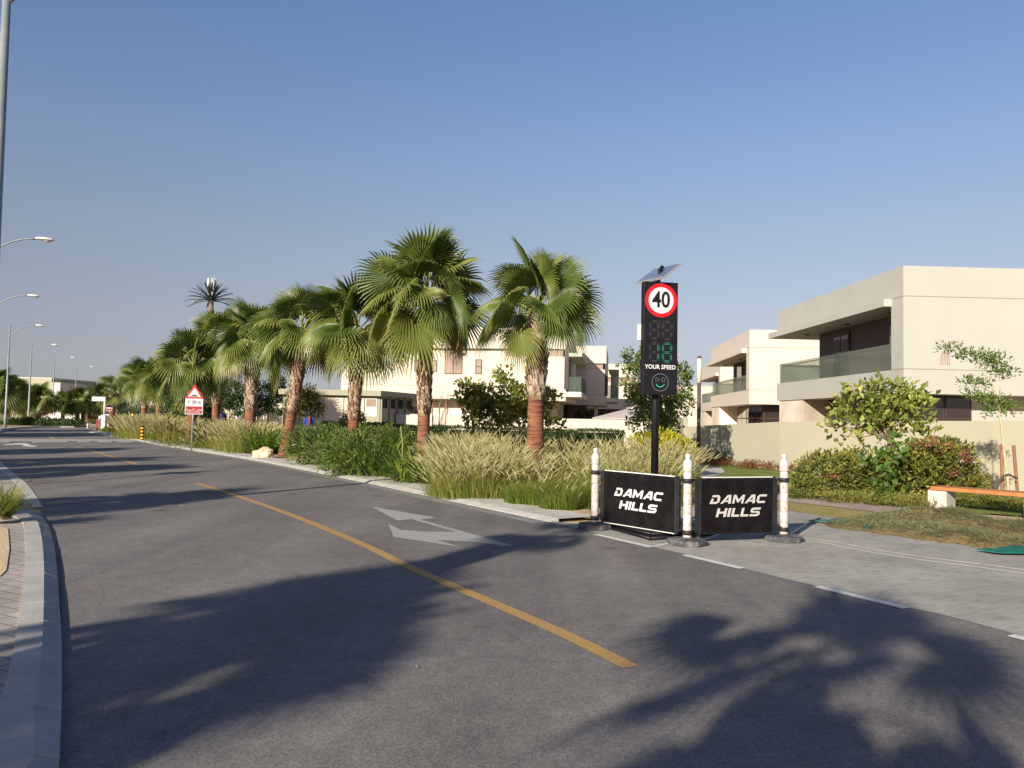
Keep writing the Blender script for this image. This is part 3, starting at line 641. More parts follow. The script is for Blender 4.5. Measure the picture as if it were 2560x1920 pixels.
for lab, px, d, top in [('lamp whose curved arm reaches in highest at the left edge', -63, 31, 0), ('lamp whose curved arm reaches in second highest at the left edge', -32, 47, 0),
                   ('full lamp post nearest the left edge, over dark palms', 15, 64, 0), ('lamp post in front of the far cream building', 72, 83, 0),
                   ('lamp post at the right corner of the far cream building', 131, 103, 0), ('lamp post with the round white sign at its foot', 187, 124, 0), ('smallest, farthest lamp post above the street-name sign', 248, 155, 0)]:
    lamp(lab, at(px, 1020, d).x, d, 8, 2.35, L0)
# ================================================================ houses
def slab(mb, x0, y0, z0, x1, y1, z1, m=0): mb.box(x0, y0, z0, x1, y1, z1, m)
def villa_right(label, x, y, rz, W, mats, seed, D=12.0):
    """local frame: corner nearest the road at 0,0; +x to the right, +y away; balcony in the face x = 0"""
    wall, t = M[mats], thing('white_villa', label, 'house', (x, y, 0), 'white two-storey villas behind the right wall', rz)
    mb = MB()   # upper storey shell: floor slab band, near block, parapet band, rear block
    slab(mb, 0, 0, 2.8, W, D, 3.7); slab(mb, 0, .0, 3.7, .0+W, .85, 6.38); slab(mb, 0, 0, 6.38, W, D, 7.5)
    slab(mb, 3.1, .85, 3.7, W, D, 6.38)
    mb.build('wall', wall, t, False, True)
    mb = MB(); slab(mb, .003, -.0035, 3.685, W+.004, .0, 3.715); slab(mb, .003, -.0035, 6.365, W+.004, .0, 6.395)
    slab(mb, -.0035, 0, 3.685, .0, .85, 3.715); slab(mb, -.0035, 0, 6.365, .0, .85, 6.395); mb.build('panel_joint', M['joint'], t, False, True)
    mb = MB(); slab(mb, -.32, .78, 6.10, -.003, D+.4, 6.38); slab(mb, -.003, .853, 6.10, 3.0, D+.4, 6.376); mb.build('canopy', wall, t, False, True)
    mb = MB(); slab(mb, 1.3, .853, 3.7, 3.095, D-2.2, 6.097); mb.build('brown_wall', M['brown'], t, False, True)
    for y0, y1 in ((1.3, 3.3), (D-5.5, D-3.9)):
        mb = MB(); slab(mb, 1.22, y0, 3.72, 1.297, y1, 5.9); wo = mb.build('balcony_door', M['frame'], t, False, True)
        mb = MB(); slab(mb, 1.2, y0+.08, 3.8, 1.218, (y0+y1)/2-.04, 5.82); slab(mb, 1.2, (y0+y1)/2+.04, 3.8, 1.218, y1-.08, 5.82); mb.build('pane', M['darkglass'], wo, False, True)
    mb = MB(); slab(mb, .10, .9, 3.7, .125, D-.12, 4.72); slab(mb, .15, D-.145, 3.7, 3.0, D-.12, 4.72); gl = mb.build('glass_balustrade', M['glass'], t, False, True)
    mb = MB(); mb.tube([(.22,.9,4.62),(.22,D-.25,4.62),(3.0,D-.25,4.62)], .022, 6)
    for k in range(1, 9): mb.tube([(.125,.9+k*1.25,4.62),(.22,.9+k*1.25,4.62)], .012, 5)
    mb.build('handrail', M['frame'], gl, False, True)
    for yy in (2.3, 6.0, D-2.0):
        mb = MB(); mb.lathe([(.01,-.05),(.1,-.05),(.13,0)], 12, (.75, yy, 6.097)); mb.build('ceiling_light', M['frame'], t, False, True)
    # ground floor set back
    mb = MB(); slab(mb, .06, D-3.2, -.1, W-.2, D-.2, 2.797); mb.build('stone_wall', M['stone'], t, False, True)
    mb = MB(); slab(mb, 3.2, 1.2, -.1, W-.2, D-3.21, 2.797); mb.build('lower_wall', wall, t, False, True)
    for k in range(5):
        y0 = 1.25+k*1.5; mb = MB(); slab(mb, 1.15, y0, 0, 1.23, y0+1.48, 2.795); fr = mb.build('window', M['frame'], t, False, True)
        mb = MB(); slab(mb, 1.14, y0+.07, .1, 1.147, y0+1.41, 1.9); slab(mb, 1.14, y0+.07, 1.98, 1.147, y0+1.41, 2.7); mb.build('pane', M['darkglass'], fr, False, True)
    for k in range(2):
        x0 = 1.15+k*1.05; mb = MB(); slab(mb, x0, 1.1, 0, x0+1.03, 1.18, 2.795); fr = mb.build('window', M['frame'], t, False, True)
        mb = MB(); slab(mb, x0+.07, 1.09, .1, x0+.96, 1.097, 1.9); slab(mb, x0+.07, 1.09, 1.98, x0+.96, 1.097, 2.7); mb.build('pane', M['darkglass'], fr, False, True)
    return t
def face_rot(p, q): return atan2(q.x-p.x, q.y-p.y)*-1
h1a, h1b = at(2259,1000,28), at(1942,1000,40.3)
villa_right('nearest white villa at right with corner balcony and brown recess', h1a.x, 28, face_rot(h1a, h1b), 13, 'offwhite', 1, 12.3)
h2a, h2b = at(1873,1000,48.3), at(1774,1000,62)
villa_right('second white villa from the right, partly hidden by the nearest one', h2a.x, 48.3, face_rot(h2a, h2b), 12, 'pink', 2, 13.2)
h3a, h3b = at(1800,1000,73), at(1751,1000,86)
villa_right('third villa right of the brown light column, only its end visible', h3a.x, 73, face_rot(h3a, h3b), 12, 'pink', 3, 13)
d = 112; a_ = at(1697, 1000, d); T_ = thing('white_villa', 'plain far villa wall between the speed sign and the brown light column', 'house', (a_.x, d, 0), 'white two-storey villas behind the right wall')
mb = MB(); mb.box(0,0,0,7.5,10,zt(1720,965,d)); mb.box(-2.5,1.5,0,-.01,9,6.0); mb.build('wall', M['pink'], T_, False, True)
mb = MB(); mb.box(2.6,2,7.0,5,4,zt(1720,960,d)); mb.build('roof', M['offwhite'], T_, False, True)
mb = MB(); mb.box(-1.8,1.44,2.6,-.5,1.497,5.0); mb.build('window', M['darkglass'], T_, False, True)
mb = MB(); mb.box(-2.7,.3,2.0,-.02,.34,3.1); mb.build('glass_balustrade', M['glass'], T_, False, True)
def villa_left(label, x, y, rz, W, mats, D=12.0, win=True, H=8.1):
    """corner nearest road at 0,0; front runs to -x, side with balcony in the face x = 0, +y away"""
    wall, t = M[mats], thing('white_villa', label, 'house', (x, y, 0), 'white two-storey villas left of the speed sign', rz)
    mb = MB(); mb.box(-W,0,6.57,0,D,H); mb.box(-W,.35,6.03,-.5,D,6.568); mb.box(-W,0,2.9,-.12,D,6.03); mb.box(-.12,4.6,3.7,0,D,6.3); mb.box(-.118,0,2.9,0,D,3.7)
    mb.build('wall', wall, t, False, True)
    mb = MB(); mb.box(-W,-.004,3.83,-.12,0,3.86); mb.build('panel_joint', M['joint'], t, False, True)
    mb = MB(); mb.box(-4.4,.25,6.032,-.3,.345,6.566); fr = mb.build('strip_window', M['tanglass'], t, False, True)
    mb = MB(); mb.box(-.115,.05,3.7,.17,.35,6.566); mb.build('brown_post', M['frame'], t, False, True)
    mb = MB(); mb.box(.18,.1,6.05,1.1,D-3.5,6.30); mb.build('canopy', M['greywhite'], t, False, True)
    mb = MB(); mb.box(.003,.0,3.2,1.1,D-3.5,3.55); mb.box(.30,D-3.8,3.55,1.1,D-3.6,6.05); mb.build('balcony', M['greywhite'], t, False, True)
    mb = MB(); mb.box(.003,1.2,3.56,.05,4.5,6.0); mb.build('balcony_door', M['darkglass'], t, False, True)
    mb = MB(); mb.box(.2,.06,3.55,1.06,.08,4.6); mb.box(1.06,.06,3.55,1.085,D-4,4.6); gl = mb.build('glass_balustrade', M['glass'], t, False, True)
    mb = MB(); mb.tube([(.2,.05,4.62),(1.08,.05,4.62),(1.08,D-4,4.62)], .02, 5); mb.build('handrail', M['frame'], gl, False, True)
    mb = MB(); mb.box(-W+.3,1.5,-.1,-1.0,D,2.898); mb.build('lower_wall', M['stone'], t, False, True)
    for k in range(4):
        mb = MB(); mb.box(-4.6+k*.9,1.4,0,-3.72+k*.9,1.49,2.895); fr = mb.build('window', M['frame'], t, False, True)
        mb = MB(); mb.box(-4.54+k*.9,1.39,.1,-3.79+k*.9,1.397,2.2); mb.box(-4.54+k*.9,1.39,2.27,-3.79+k*.9,1.397,2.82); mb.build('pane', M['darkglass'], fr, False, True)
    if win:
        for x0, x1, z0, z1 in [(-8.75,-7.45,4.7,6.4), (-6.5,-6.02,4.72,5.78), (-11.0,-9.3,4.85,5.7)]:
            mb = MB(); mb.box(x0,-.03,z0,x1,-.002,z1); fr = mb.build('window', M['frame'], t, False, True)
            mb = MB(); xm = (x0+x1)/2
            if x1-x0 > 1: mb.box(x0+.05,-.04,z0+.05,xm-.03,-.032,z1-.05); mb.box(xm+.03,-.04,z0+.05,x1-.05,-.032,z1-.05)
            else: mb.box(x0+.08,-.04,z0+.05,x1-.06,-.032,(z0+z1)/2-.03); mb.box(x0+.08,-.04,(z0+z1)/2+.03,x1-.06,-.032,z1-.05)
            mb.build('pane', M['tanglass'], fr, False, True)
    return t
villa_left('wide warm-white villa behind the nearest palm, balcony on its right', at(1414,1000,54).x, 54, R(-8), 16.5, 'pink')
villa_left('second villa behind, with strip window under a white box storey', at(1518,1000,66).x, 67, R(-8), 12, 'pink', win=False)
villa_left('third, smallest villa showing just left of the broad-leaved tree', at(1585,1000,88).x, 88, R(-8), 12, 'pink', win=False)
# utility building
T_ = thing('utility_building', 'low cream utility building with flat overhanging roof and double doors', 'building', (at(950,1000,44.5).x, 44.5, 0), None, R(0))
W_ = 5.6; mb = MB()
zr = zt(950,977,44.5); ze = zr-.32
mb.prism([(-W_,0),(0,0),(1.25,4.5),(-W_,4.5)], 0, ze); mb.build('wall', M['cream'], T_, False, True)
mb = MB(); mb.prism([(-W_-.2,-.35),(.1,-.35),(1.6,4.8),(-W_-.2,4.8)], ze+.003, zr); mb.build('roof', M['cream'], T_, False, True)
mb = MB(); mb.box(-3.95,-.02,.1,-.95-2.35,-.002,2.75); mb.build('panel', M['pink'], T_, False, True)
for x0 in (-3.25,-2.05):
    mb = MB(); mb.box(x0,-.05,.05,x0+1.15,-.003,2.6); dd = mb.build('door', M['pink'], T_, False, True)
    mb = MB(); mb.box(x0+.95,-.08,1.1,x0+1.02,-.052,1.35); mb.build('handle', M['frame'], dd, False, True)
for x0, x1 in ((-.8,-.2), (-4.65,-4.05)):
    mb = MB(); mb.box(x0-.04,-.04,1.55,x1+.04,-.004,2.62); fr = mb.build('window', M['white'], T_, False, True)
    mb = MB(); mb.box(x0+.02,-.05,2.12,x1-.02,-.042,2.56); mb.build('pane', M['tanglass'], fr, False, True)
for k in range(4):
    u = (k+.5)/4; cx, cy = 1.25*u, 4.5*u; mb = MB(); mb.box(-.02,-.35,2.05,.02,.35,2.6); mb.xf(Matrix.Translation((cx+.02,cy,0)) @ Matrix.Rotation(-atan2(1.25,4.5), 4, 'Z'))
    mb.build('side_window', M['darkglass'], T_, False, True)
for u in (.02,.27,.52,.77,.99):
    mb = MB(); mb.tube([(1.25*u+.05,4.5*u,0),(1.25*u+.05,4.5*u,ze)], .06, 4); mb.build('pilaster', M['cream'], T_, False, True)
# far buildings, left
def farhouse(label, px0, px1, pyt, d, D=8, m='cream', bits=()):
    a, c = at(px0,1000,d), at(px1,1000,d); t = thing('far_house', label, 'house', (a.x, d, 0), 'far houses beyond the left palms')
    h = zt((px0+px1)/2, pyt, d); Wd = c.x-a.x
    mb = MB(); mb.box(0,0,0,Wd,D,h); mb.build('wall', M[m], t, False, True)
    mb = MB(); mb.box(-.1,-.1,h+.002,Wd+.1,D+.1,h+.18); mb.build('roof', M['greywhite'], t, False, True)
    for x0, z0, x1, z1, mm in bits:
        mb = MB(); mb.box(x0*Wd,-.06,z0*h,x1*Wd,-.003,z1*h); mb.build('window', M[mm], t, False, True)
    return t
farhouse('large plain cream house behind the left lamp posts', 32, 127, 946, 130, 14)
T_ = farhouse('grey box-shaped annexe beside the large far cream house', 128, 149, 959, 128, 8, 'greywhite', [(.35,.78,.62,.93,'white')])
farhouse('small pale house right of the grey annexe', 151, 174, 969, 140, 8, 'offwhite', [(.62,.55,.96,.9,'steel')])
farhouse('long low pale house behind the distant palms', 176, 262, 979, 150, 9, 'cream')
farhouse('pale house glimpsed behind the paired palms', 318, 470, 1003, 120, 9, 'pink', [(.3,.5,.5,.8,'darkglass')])
farhouse('pale house behind the clipped round trees', 560, 745, 1012, 75, 9, 'pink', [(.2,.35,.35,.8,'darkglass'),(.6,.35,.75,.8,'darkglass')])
mb = MB(); a_ = at(166,1000,105); mb.box(a_.x,105,0,a_.x+7,106,zt(200,1049,105)); mb.box(a_.x,105,zt(200,1040,105),a_.x+7,105.3,zt(200,1034,105))
tag(mb.build('dark_carport', M['brown']), 'dark low carport wall behind the distant palm trunks', 'carport')
# walls
def wall(name, label, pts, th, m, cap=True):
    """pts: (x, y, ztop)"""
    mb = MB()
    for i in range(len(pts)-1):
        (x0,y0,z0), (x1,y1,z1) = pts[i], pts[i+1]; t = V((x1-x0, y1-y0, 0)).normalized(); n = V((-t.y, t.x, 0))*th
        vs = [(x0,y0,-.1),(x1,y1,-.1),(x1+n.x,y1+n.y,-.1),(x0+n.x,y0+n.y,-.1),(x0,y0,z0),(x1,y1,z1),(x1+n.x,y1+n.y,z1),(x0+n.x,y0+n.y,z0)]
        mb.add(vs, [(0,3,2,1),(4,5,6,7),(0,1,5,4),(1,2,6,5),(2,3,7,6),(3,0,4,7)])
        L = (V((x1-x0,y1-y0,0))).length; k = 1
        while k*5.2 < L:
            c = V((x0,y0,0))+t*5.2*k-n.normalized()*.004; zz = z0+(z1-z0)*k*5.2/L
            mb.add([c-t*.012+V((0,0,-.1)), c+t*.012+V((0,0,-.1)), c+t*.012+V((0,0,zz)), c-t*.012+V((0,0,zz))], [(0,1,2,3)], .5, 1); k += 1
    return tag(mb.build(name, [M[m], M['joint']]), label, 'wall')
wp = []
for px, pt, Y in [(1716,1066.5,32.6),(1800,1062,30.4),(1949,1054.5,26.9),(2200,1052,23.3),(2560,1052.5,19.9),(2700,1053,18.9)]:
    a_ = at(px, pt, Y); wp.append((a_.x, a_.y, a_.z))
wall('boundary_wall', 'long pale yellow garden wall in front of the villas at right', wp, .2, 'cream')
a_ = at(1709,1046,33.0); b_ = at(1622,1055,45.8)
wall('side_wall', 'short cream wall running back behind the brown light column', [(b_.x, b_.y, 1.76), (a_.x, a_.y, a_.z)], .2, 'cream')
wall('back_wall', 'cream wall above the clipped hedge, in front of the white villas', [(at(1075, 1050, 46).x, 46, 1.64), (b_.x, 46, 1.66)], .2, 'pink')
wall('low_grey_wall', 'low grey-green wall between utility building and hedge', [(at(990, 1050, 46.5).x, 46.5, 1.75), (at(1074, 1050, 46.5).x, 46.5, 1.75)], .2, 'greywhite')
T_ = thing('wire_fence', 'thin black wire fence on the low grey wall', 'fence', (at(995, 1050, 46.8).x, 46.8, 1.76))
for k in range(4): mb = MB(); mb.tube([(k*1.0,0,0),(k*1.0,0,1.05)], .02, 5); mb.build('post', M['frame'], T_, False, True)
mb = MB()
for k in range(5): mb.tube([(0,0,.2+k*.2),(1,0,.14+k*.2),(2,0,.2+k*.2),(3,0,.14+k*.2)], .008, 3)
mb.build('wire', M['frame'], T_, False, True)
mb = MB(); a_ = at(1021, 1050, 46.9); mb.box(a_.x,47.3,zt(1021,1037,47),a_.x+.7,47.35,zt(1021,1015,47)); tag(mb.build('dark_service_hatch', M['darkglass']), 'small dark hatch window behind the wire fence', 'hatch')
# parasol behind the wall
a_ = at(1595,1010,50); T_ = thing('garden_parasol', 'grey-beige garden parasol showing over the cream wall', 'parasol', (a_.x, 50, 0))
mb = MB(); zc = zt(1595,1020,50); mb.lathe([(3.0,zc-.75),(2.95,zc-.68),(.9,zc-.12),(.75,zc-.08),(.72,zc),(.05,zc+.22)], 8); mb.build('canopy', M['parasol'], T_, False, True)
mb = MB(); mb.tube([(0,0,0),(0,0,zc+.2)], .04, 8); mb.build('pole', M['frame'], T_, False, True)
mb = MB(); mb.lathe([(.4,0),(.4,.08)], 12); mb.build('base', M['kerb'], T_, False, True)
# ================================================================ hedges and shrubs
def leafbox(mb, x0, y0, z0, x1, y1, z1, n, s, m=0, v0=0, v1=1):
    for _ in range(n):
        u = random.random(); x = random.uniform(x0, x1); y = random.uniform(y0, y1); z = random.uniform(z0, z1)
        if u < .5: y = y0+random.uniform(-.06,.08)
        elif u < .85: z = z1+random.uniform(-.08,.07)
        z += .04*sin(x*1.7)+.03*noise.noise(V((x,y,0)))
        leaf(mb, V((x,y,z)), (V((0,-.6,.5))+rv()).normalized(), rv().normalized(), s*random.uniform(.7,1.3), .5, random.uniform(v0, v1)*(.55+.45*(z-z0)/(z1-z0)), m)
def hedge(label, px0, px1, Y0, Y1, ztop, n, s, m='leaf_dark'):
    x0, x1 = at(px0, 1050, Y0).x, at(px1, 1050, Y0).x; t = thing('hedge', label, 'hedge', ((x0+x1)/2, Y0, 0))
    mb = MB(); leafbox(mb, x0, Y0, .05, x1, Y1, ztop, n, s, v0=.1); mb.build('foliage', M[m], t)
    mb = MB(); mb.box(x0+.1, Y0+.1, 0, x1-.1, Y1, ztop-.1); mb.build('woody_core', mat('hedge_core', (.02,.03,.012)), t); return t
random.seed(5)
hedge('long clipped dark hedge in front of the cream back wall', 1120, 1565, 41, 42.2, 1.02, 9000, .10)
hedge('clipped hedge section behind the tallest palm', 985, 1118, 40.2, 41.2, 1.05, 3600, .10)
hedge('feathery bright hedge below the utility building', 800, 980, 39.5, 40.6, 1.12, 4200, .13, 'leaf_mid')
def shrub(label, blobs, n, s, m, name='shrub', w=.45, stems=True, cat='shrub', group=None, **k):
    c = blobs[0]; t = thing(name, label, cat, (c[0], c[1], 0), group); tot = sum(b_[3]*b_[5] for b_ in blobs); mb = MB()
    for b_ in blobs: clump(mb, b_[:3], b_[3:6], int(n*b_[3]*b_[5]/tot), s, w=w, **k)
    mb.v = [(p[0], p[1], max(.02, p[2])) for p in mb.v]
    mb.build('foliage', M[m], t)
    if stems:
        mb = MB()
        for b_ in blobs:
            for _ in range(5): limbs(mb, (b_[0]+random.uniform(-.1,.1), b_[1], 0), [(b_[0]+random.uniform(-.6,.6)*b_[3], b_[1]+random.uniform(-.6,.6)*b_[4], b_[2]+b_[5]*.5)], .02, n=4)
        mb.build('stems', M['trunkbrown'], t)
    return t
def B(px, py, d, rx, rz, ry=None):     # blob centred on a surveyed direction at depth d, radii in pixels
    p = at(px, py, d); return (p.x, p.y, p.z, rx/F*d, (ry or rx*.8)/F*d, rz/F*d)
# willowy green bed beside the leaning palm
random.seed(12)
mb = MB()
T_ = thing('green_shrub_bed', 'dense bed of narrow-leaved green shrubs by the kerb, left of the strap-leaved clumps', 'shrub bed', tuple(g(840,1180)))
for (px, py) in [(775,1150),(800,1150),(845,1165),(880,1176),(770,1110),(820,1118),(870,1130),(890,1120),(900,1104),(960,1100),(850,1100),(1000,1110),(985,1095)]:
    p = g(px, py+14); 
    if p.y > 32: p = at(px, py, 31)
    clump(mb, (p.x, p.y, .55), (.8,.75,.52), 1000, .20, up=.15, w=.17, shell=.5, sub=14)
mb.v = [(p[0], p[1], max(.03, p[2])) for p in mb.v]; mb.build('foliage', M['leaf_mid'], T_)
mb = MB()
for (px, py) in [(800,1155),(890,1180),(930,1185),(850,1170)]:
    p = g(px, py+10); limbs(mb, (p.x,p.y,0), [(p.x+.3,p.y,.7),(p.x-.3,p.y,.7),(p.x,p.y+.3,.8)], .015, n=4)
mb.build('stems', M['trunkbrown'], T_)
def strapclump(label, px, py, n, L, wd=.045, v1=.8, sp=.12):
    p = g(px, py); t = thing('strap_leaf_plant', label, 'plant', tuple(p), 'strap-leaved plants in the roadside bed'); mb = MB()
    straps(mb, p, n, L, wd, 0, .1, v1, rad=sp); o = mb.build('leaves', M['leaf_strap'], t)
    mb = MB(); mb.lathe([(sp*.8,-.02),(sp*.7,.08),(sp*.3,.14)], 8, tuple(p)); mb.build('crown_base', M['soil'], t); return t
random.seed(9)
strapclump('large dark strap-leaved clump at the end of the green shrub bed', 945, 1192, 380, 1.5, .055, .75, .4)
strapclump('bright strap-leaved clump at the foot of the tallest palm', 1040, 1208, 300, 1.2, .055, 1, .36)
strapclump('strap-leaved clump between the plumed grass and the rock', 665, 1136, 260, 1.6, .065, .8, .45)
strapclump('strap-leaved clump below the triangular warning sign', 502, 1118, 110, 1.35, .07, .9, .3)
strapclump('small strap-leaved tuft behind the leaning palm trunk', 720, 1130, 90, 1.0, .05, .8, .2)
mb = MB(); p = g(1002,1205); mb.tube([p, p+V((.02,0,.9)), p+V((-.04,0,1.35))], .009, 4); tag(mb.build('dry_stalk', M['trunkpale']), 'thin dry upright stalk between the two strap-leaved clumps', 'plant stalk')
# fountain grass
def fountain(name, label, pts, nb, npl, H, seed, plume=True, lean=.0, vb=(0,.95), cat='grass', scale=1):
    random.seed(seed); mb = MB()
    for (x, y, r, hk) in pts:
        for _ in range(nb):
            a = random.uniform(0, 2*pi); rr = r*sqrt(random.random()); p = V((x+cos(a)*rr, y+sin(a)*rr, .03)); e = R(random.uniform(48,86)); az = random.uniform(0, 2*pi) if random.random() < .4 else a+random.uniform(-.6,.6)
            h = V((cos(az), sin(az), 0)); sd_ = V((-sin(az), cos(az), 0)); l = H*hk*random.uniform(.45,.8); q = p.copy(); v = random.uniform(*vb); w_ = .0055*scale*random.uniform(.7,1.4); prev = None
            for k in range(5):
                ww = w_*(1-k/4.3); cur = (q-sd_*ww, q+sd_*ww)
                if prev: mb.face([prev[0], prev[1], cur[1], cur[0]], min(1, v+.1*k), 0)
                prev = cur; ee = e-1.3*(k/4)**1.6; q = q+(h*cos(ee)+V((0,0,1))*sin(ee))*l/4
        if plume:
            for _ in range(npl):
                a = random.uniform(0, 2*pi); rr = r*random.random()**.5; p = V((x+cos(a)*rr, y+sin(a)*rr, .03)); az = a+random.uniform(-.5,.5)
                e = R(random.uniform(68,94)-12*rr/r); h = V((cos(az)+lean, sin(az)*.8, 0)).normalized(); l = H*hk*(random.uniform(.62,1.0) if random.random() < .7 else random.uniform(.35,.7)); q = p.copy(); pts_ = [q.copy()]
                for k in range(5): ee = e-.28*(k/4)**2; q = q+(h*cos(ee)+V((0,0,1))*sin(ee))*l/5; pts_.append(q.copy())
                sd_ = V((-h.y, h.x, 0))*.002*scale
                for k in range(5): mb.face([pts_[k]-sd_, pts_[k]+sd_, pts_[k+1]+sd_, pts_[k+1]-sd_], .75, 0)
                pl = []; pr = .0105*scale*random.uniform(.7,1.2); ee = e-.30
                for k in range(5):
                    pl.append(q.copy()); ee -= .07; q = q+(h*cos(ee)+V((0,0,1))*sin(ee))*.056*scale*hk
                mb.tube(pl, [pr*.5, pr, pr*.95, pr*.7, .001], 4, 1, random.random(), cap=False)
    return tag(mb.build(name, [M['grass_blade'], M['plume']]), label, cat, kind='stuff')
P_ = []
random.seed(2)
for px, py, hk in [(1150,1246,.8),(1146,1228,.9),(1160,1236,.85),(1138,1205,1),(1140,1190,1.05),(1150,1212,1),(1180,1226,.95),(1220,1232,.95),(1160,1205,1.05),(1205,1220,1),(1250,1236,.9),(1150,1178,1.1),(1200,1185,1.1),(1250,1196,1.05),(1300,1210,1),(1290,1240,.85),(1250,1170,1.1),(1310,1175,1),(1195,1165,1.05),(1225,1246,.8),(1300,1225,.85),(1130,1243,.75),(1140,1176,1.0),(1150,1156,1.0),(1180,1150,1.0)]:
    p = g(px, py); P_.append((p.x, p.y, .55, hk))
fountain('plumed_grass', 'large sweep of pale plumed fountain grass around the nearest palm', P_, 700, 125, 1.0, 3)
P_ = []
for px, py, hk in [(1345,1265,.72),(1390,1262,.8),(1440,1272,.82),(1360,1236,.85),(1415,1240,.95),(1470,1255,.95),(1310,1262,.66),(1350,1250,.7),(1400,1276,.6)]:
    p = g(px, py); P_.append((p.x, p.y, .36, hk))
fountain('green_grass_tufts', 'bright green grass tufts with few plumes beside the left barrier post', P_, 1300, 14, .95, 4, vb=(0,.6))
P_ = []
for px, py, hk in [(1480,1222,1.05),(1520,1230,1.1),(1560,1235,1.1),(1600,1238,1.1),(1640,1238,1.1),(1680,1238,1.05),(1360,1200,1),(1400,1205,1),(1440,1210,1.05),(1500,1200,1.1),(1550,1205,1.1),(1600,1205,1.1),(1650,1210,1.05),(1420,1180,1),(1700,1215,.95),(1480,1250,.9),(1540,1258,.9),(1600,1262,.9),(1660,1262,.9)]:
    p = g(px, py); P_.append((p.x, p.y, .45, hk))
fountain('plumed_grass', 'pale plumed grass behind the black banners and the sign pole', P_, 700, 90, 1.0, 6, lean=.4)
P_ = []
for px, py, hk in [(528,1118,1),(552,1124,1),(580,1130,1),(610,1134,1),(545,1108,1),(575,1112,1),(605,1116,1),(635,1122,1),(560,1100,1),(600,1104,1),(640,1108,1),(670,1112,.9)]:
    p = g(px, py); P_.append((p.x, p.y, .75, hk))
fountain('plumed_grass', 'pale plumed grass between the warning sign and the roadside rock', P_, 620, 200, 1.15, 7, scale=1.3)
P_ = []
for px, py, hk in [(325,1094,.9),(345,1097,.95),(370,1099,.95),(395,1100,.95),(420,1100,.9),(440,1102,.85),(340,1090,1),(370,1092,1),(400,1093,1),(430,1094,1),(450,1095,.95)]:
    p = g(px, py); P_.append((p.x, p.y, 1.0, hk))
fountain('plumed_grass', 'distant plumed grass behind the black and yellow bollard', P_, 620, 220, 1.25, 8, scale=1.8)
random.seed(3)
p = g(-4,1296,.13); T_ = thing('grass_tuft', 'green grass tuft at the left frame edge on the gravel', 'grass tuft', (p.x, p.y, .13)); mb = MB()
straps(mb, p, 420, .62, .010, 0, .1, .9, 82, 30, .45, rad=.10); mb.build('blades', M['grass_blade'], T_)
mb = MB(); mb.lathe([(.16,-.01),(.12,.04),(.03,.07)], 9, (p.x, p.y, .13)); mb.build('root_crown', M['soil'], T_)
# low reddish ground cover near the warning sign, small leaves
random.seed(6)
mb = MB()
for px, py in [(420,1112),(450,1116),(480,1122),(460,1108),(510,1122),(435,1108)]:
    p = g(px, py); clump(mb, (p.x, p.y, .14), (1.0,.8,.16), 420, .10, up=.8)
mb.v = [(a, b_, max(.03, c)) for a, b_, c in mb.v]
tag(mb.build('ground_cover', M['leaf_olive']), 'low leafy ground cover below the warning sign palm', 'ground cover', kind='stuff')
# right side garden
random.seed(21)
dR = 17.0
T_ = shrub('broad olive shrub left of the big-leaved tree by the garden wall', [B(2075,1195,dR,85,58),B(2150,1190,dR,75,62),B(2010,1225,dR-.3,40,30),B(2210,1200,dR+.3,60,60)], 8500, .10, 'leaf_olive', w=.5, up=.1, sub=16, shell=.62)
T_ = shrub('tall olive shrub with pink blossom on top, right of the big-leaved tree', [B(2300,1185,dR,85,70),B(2370,1175,dR,65,75),B(2415,1215,dR-.2,50,45),B(2260,1205,dR,50,50),B(2330,1135,dR,60,40)], 9500, .10, 'leaf_olive', w=.5, up=.1, sub=16, shell=.62)
mb = MB()
for px, py, rx, rz, n in [(2310,1112,40,12,40),(2345,1108,22,14,34),(2368,1118,26,16,44),(2420,1143,12,12,40),(2408,1133,10,8,40),(2230,1115,30,10,50),(2390,1183,8,6,20),(2075,1193,6,5,14)]:
    c = at(px, py, dR-.75); clump(mb, c, (rx/F*dR,.12,rz/F*dR), n, .06, w=.7, shell=.2, sub=6)
mb.build('blossom', M['bloom'], T_)
def tree(label, base, r, hgt, blobs, n, s, m, tm='trunkbrown', name='broadleaf_tree', w=.5, lean=(0,0), group=None, cat='tree', sub=8, up=.5, shell=.5, twigs=True, fold=.12):
    t = thing(name, label, cat, (base[0], base[1], 0), group); mb = MB(); tx = base[0]+lean[0]; ty = base[1]+lean[1]
    mid = V(((base[0]+tx)/2+random.uniform(-.05,.05), (base[1]+ty)/2, hgt*.55))
    mb.tube([(base[0],base[1],-.05), tuple(mid), (tx,ty,hgt)], [r, r*.8, r*.6], 8); limbs(mb, (tx,ty,hgt*.93), [(b_[0],b_[1],b_[2]+b_[5]*.2) for b_ in blobs], r*.5)
    if twigs:
        for b_ in blobs: limbs(mb, (b_[0],b_[1],b_[2]-b_[5]*.3), [(b_[0]+random.uniform(-.8,.8)*b_[3], b_[1]+random.uniform(-.8,.8)*b_[4], b_[2]+random.uniform(-.3,.8)*b_[5]) for _ in range(3)], r*.25, n=4)
    mb.build('trunk', M[tm], t, True)
    mb = MB(); tot = sum(b_[3]*b_[5] for b_ in blobs)
    for b_ in blobs: clump(mb, b_[:3], b_[3:6], int(n*b_[3]*b_[5]/tot), s, w=w, sub=sub, up=up, shell=shell, fold=fold)
    mb.build('crown', M[m], t); return t
tb = g(2222,1238)
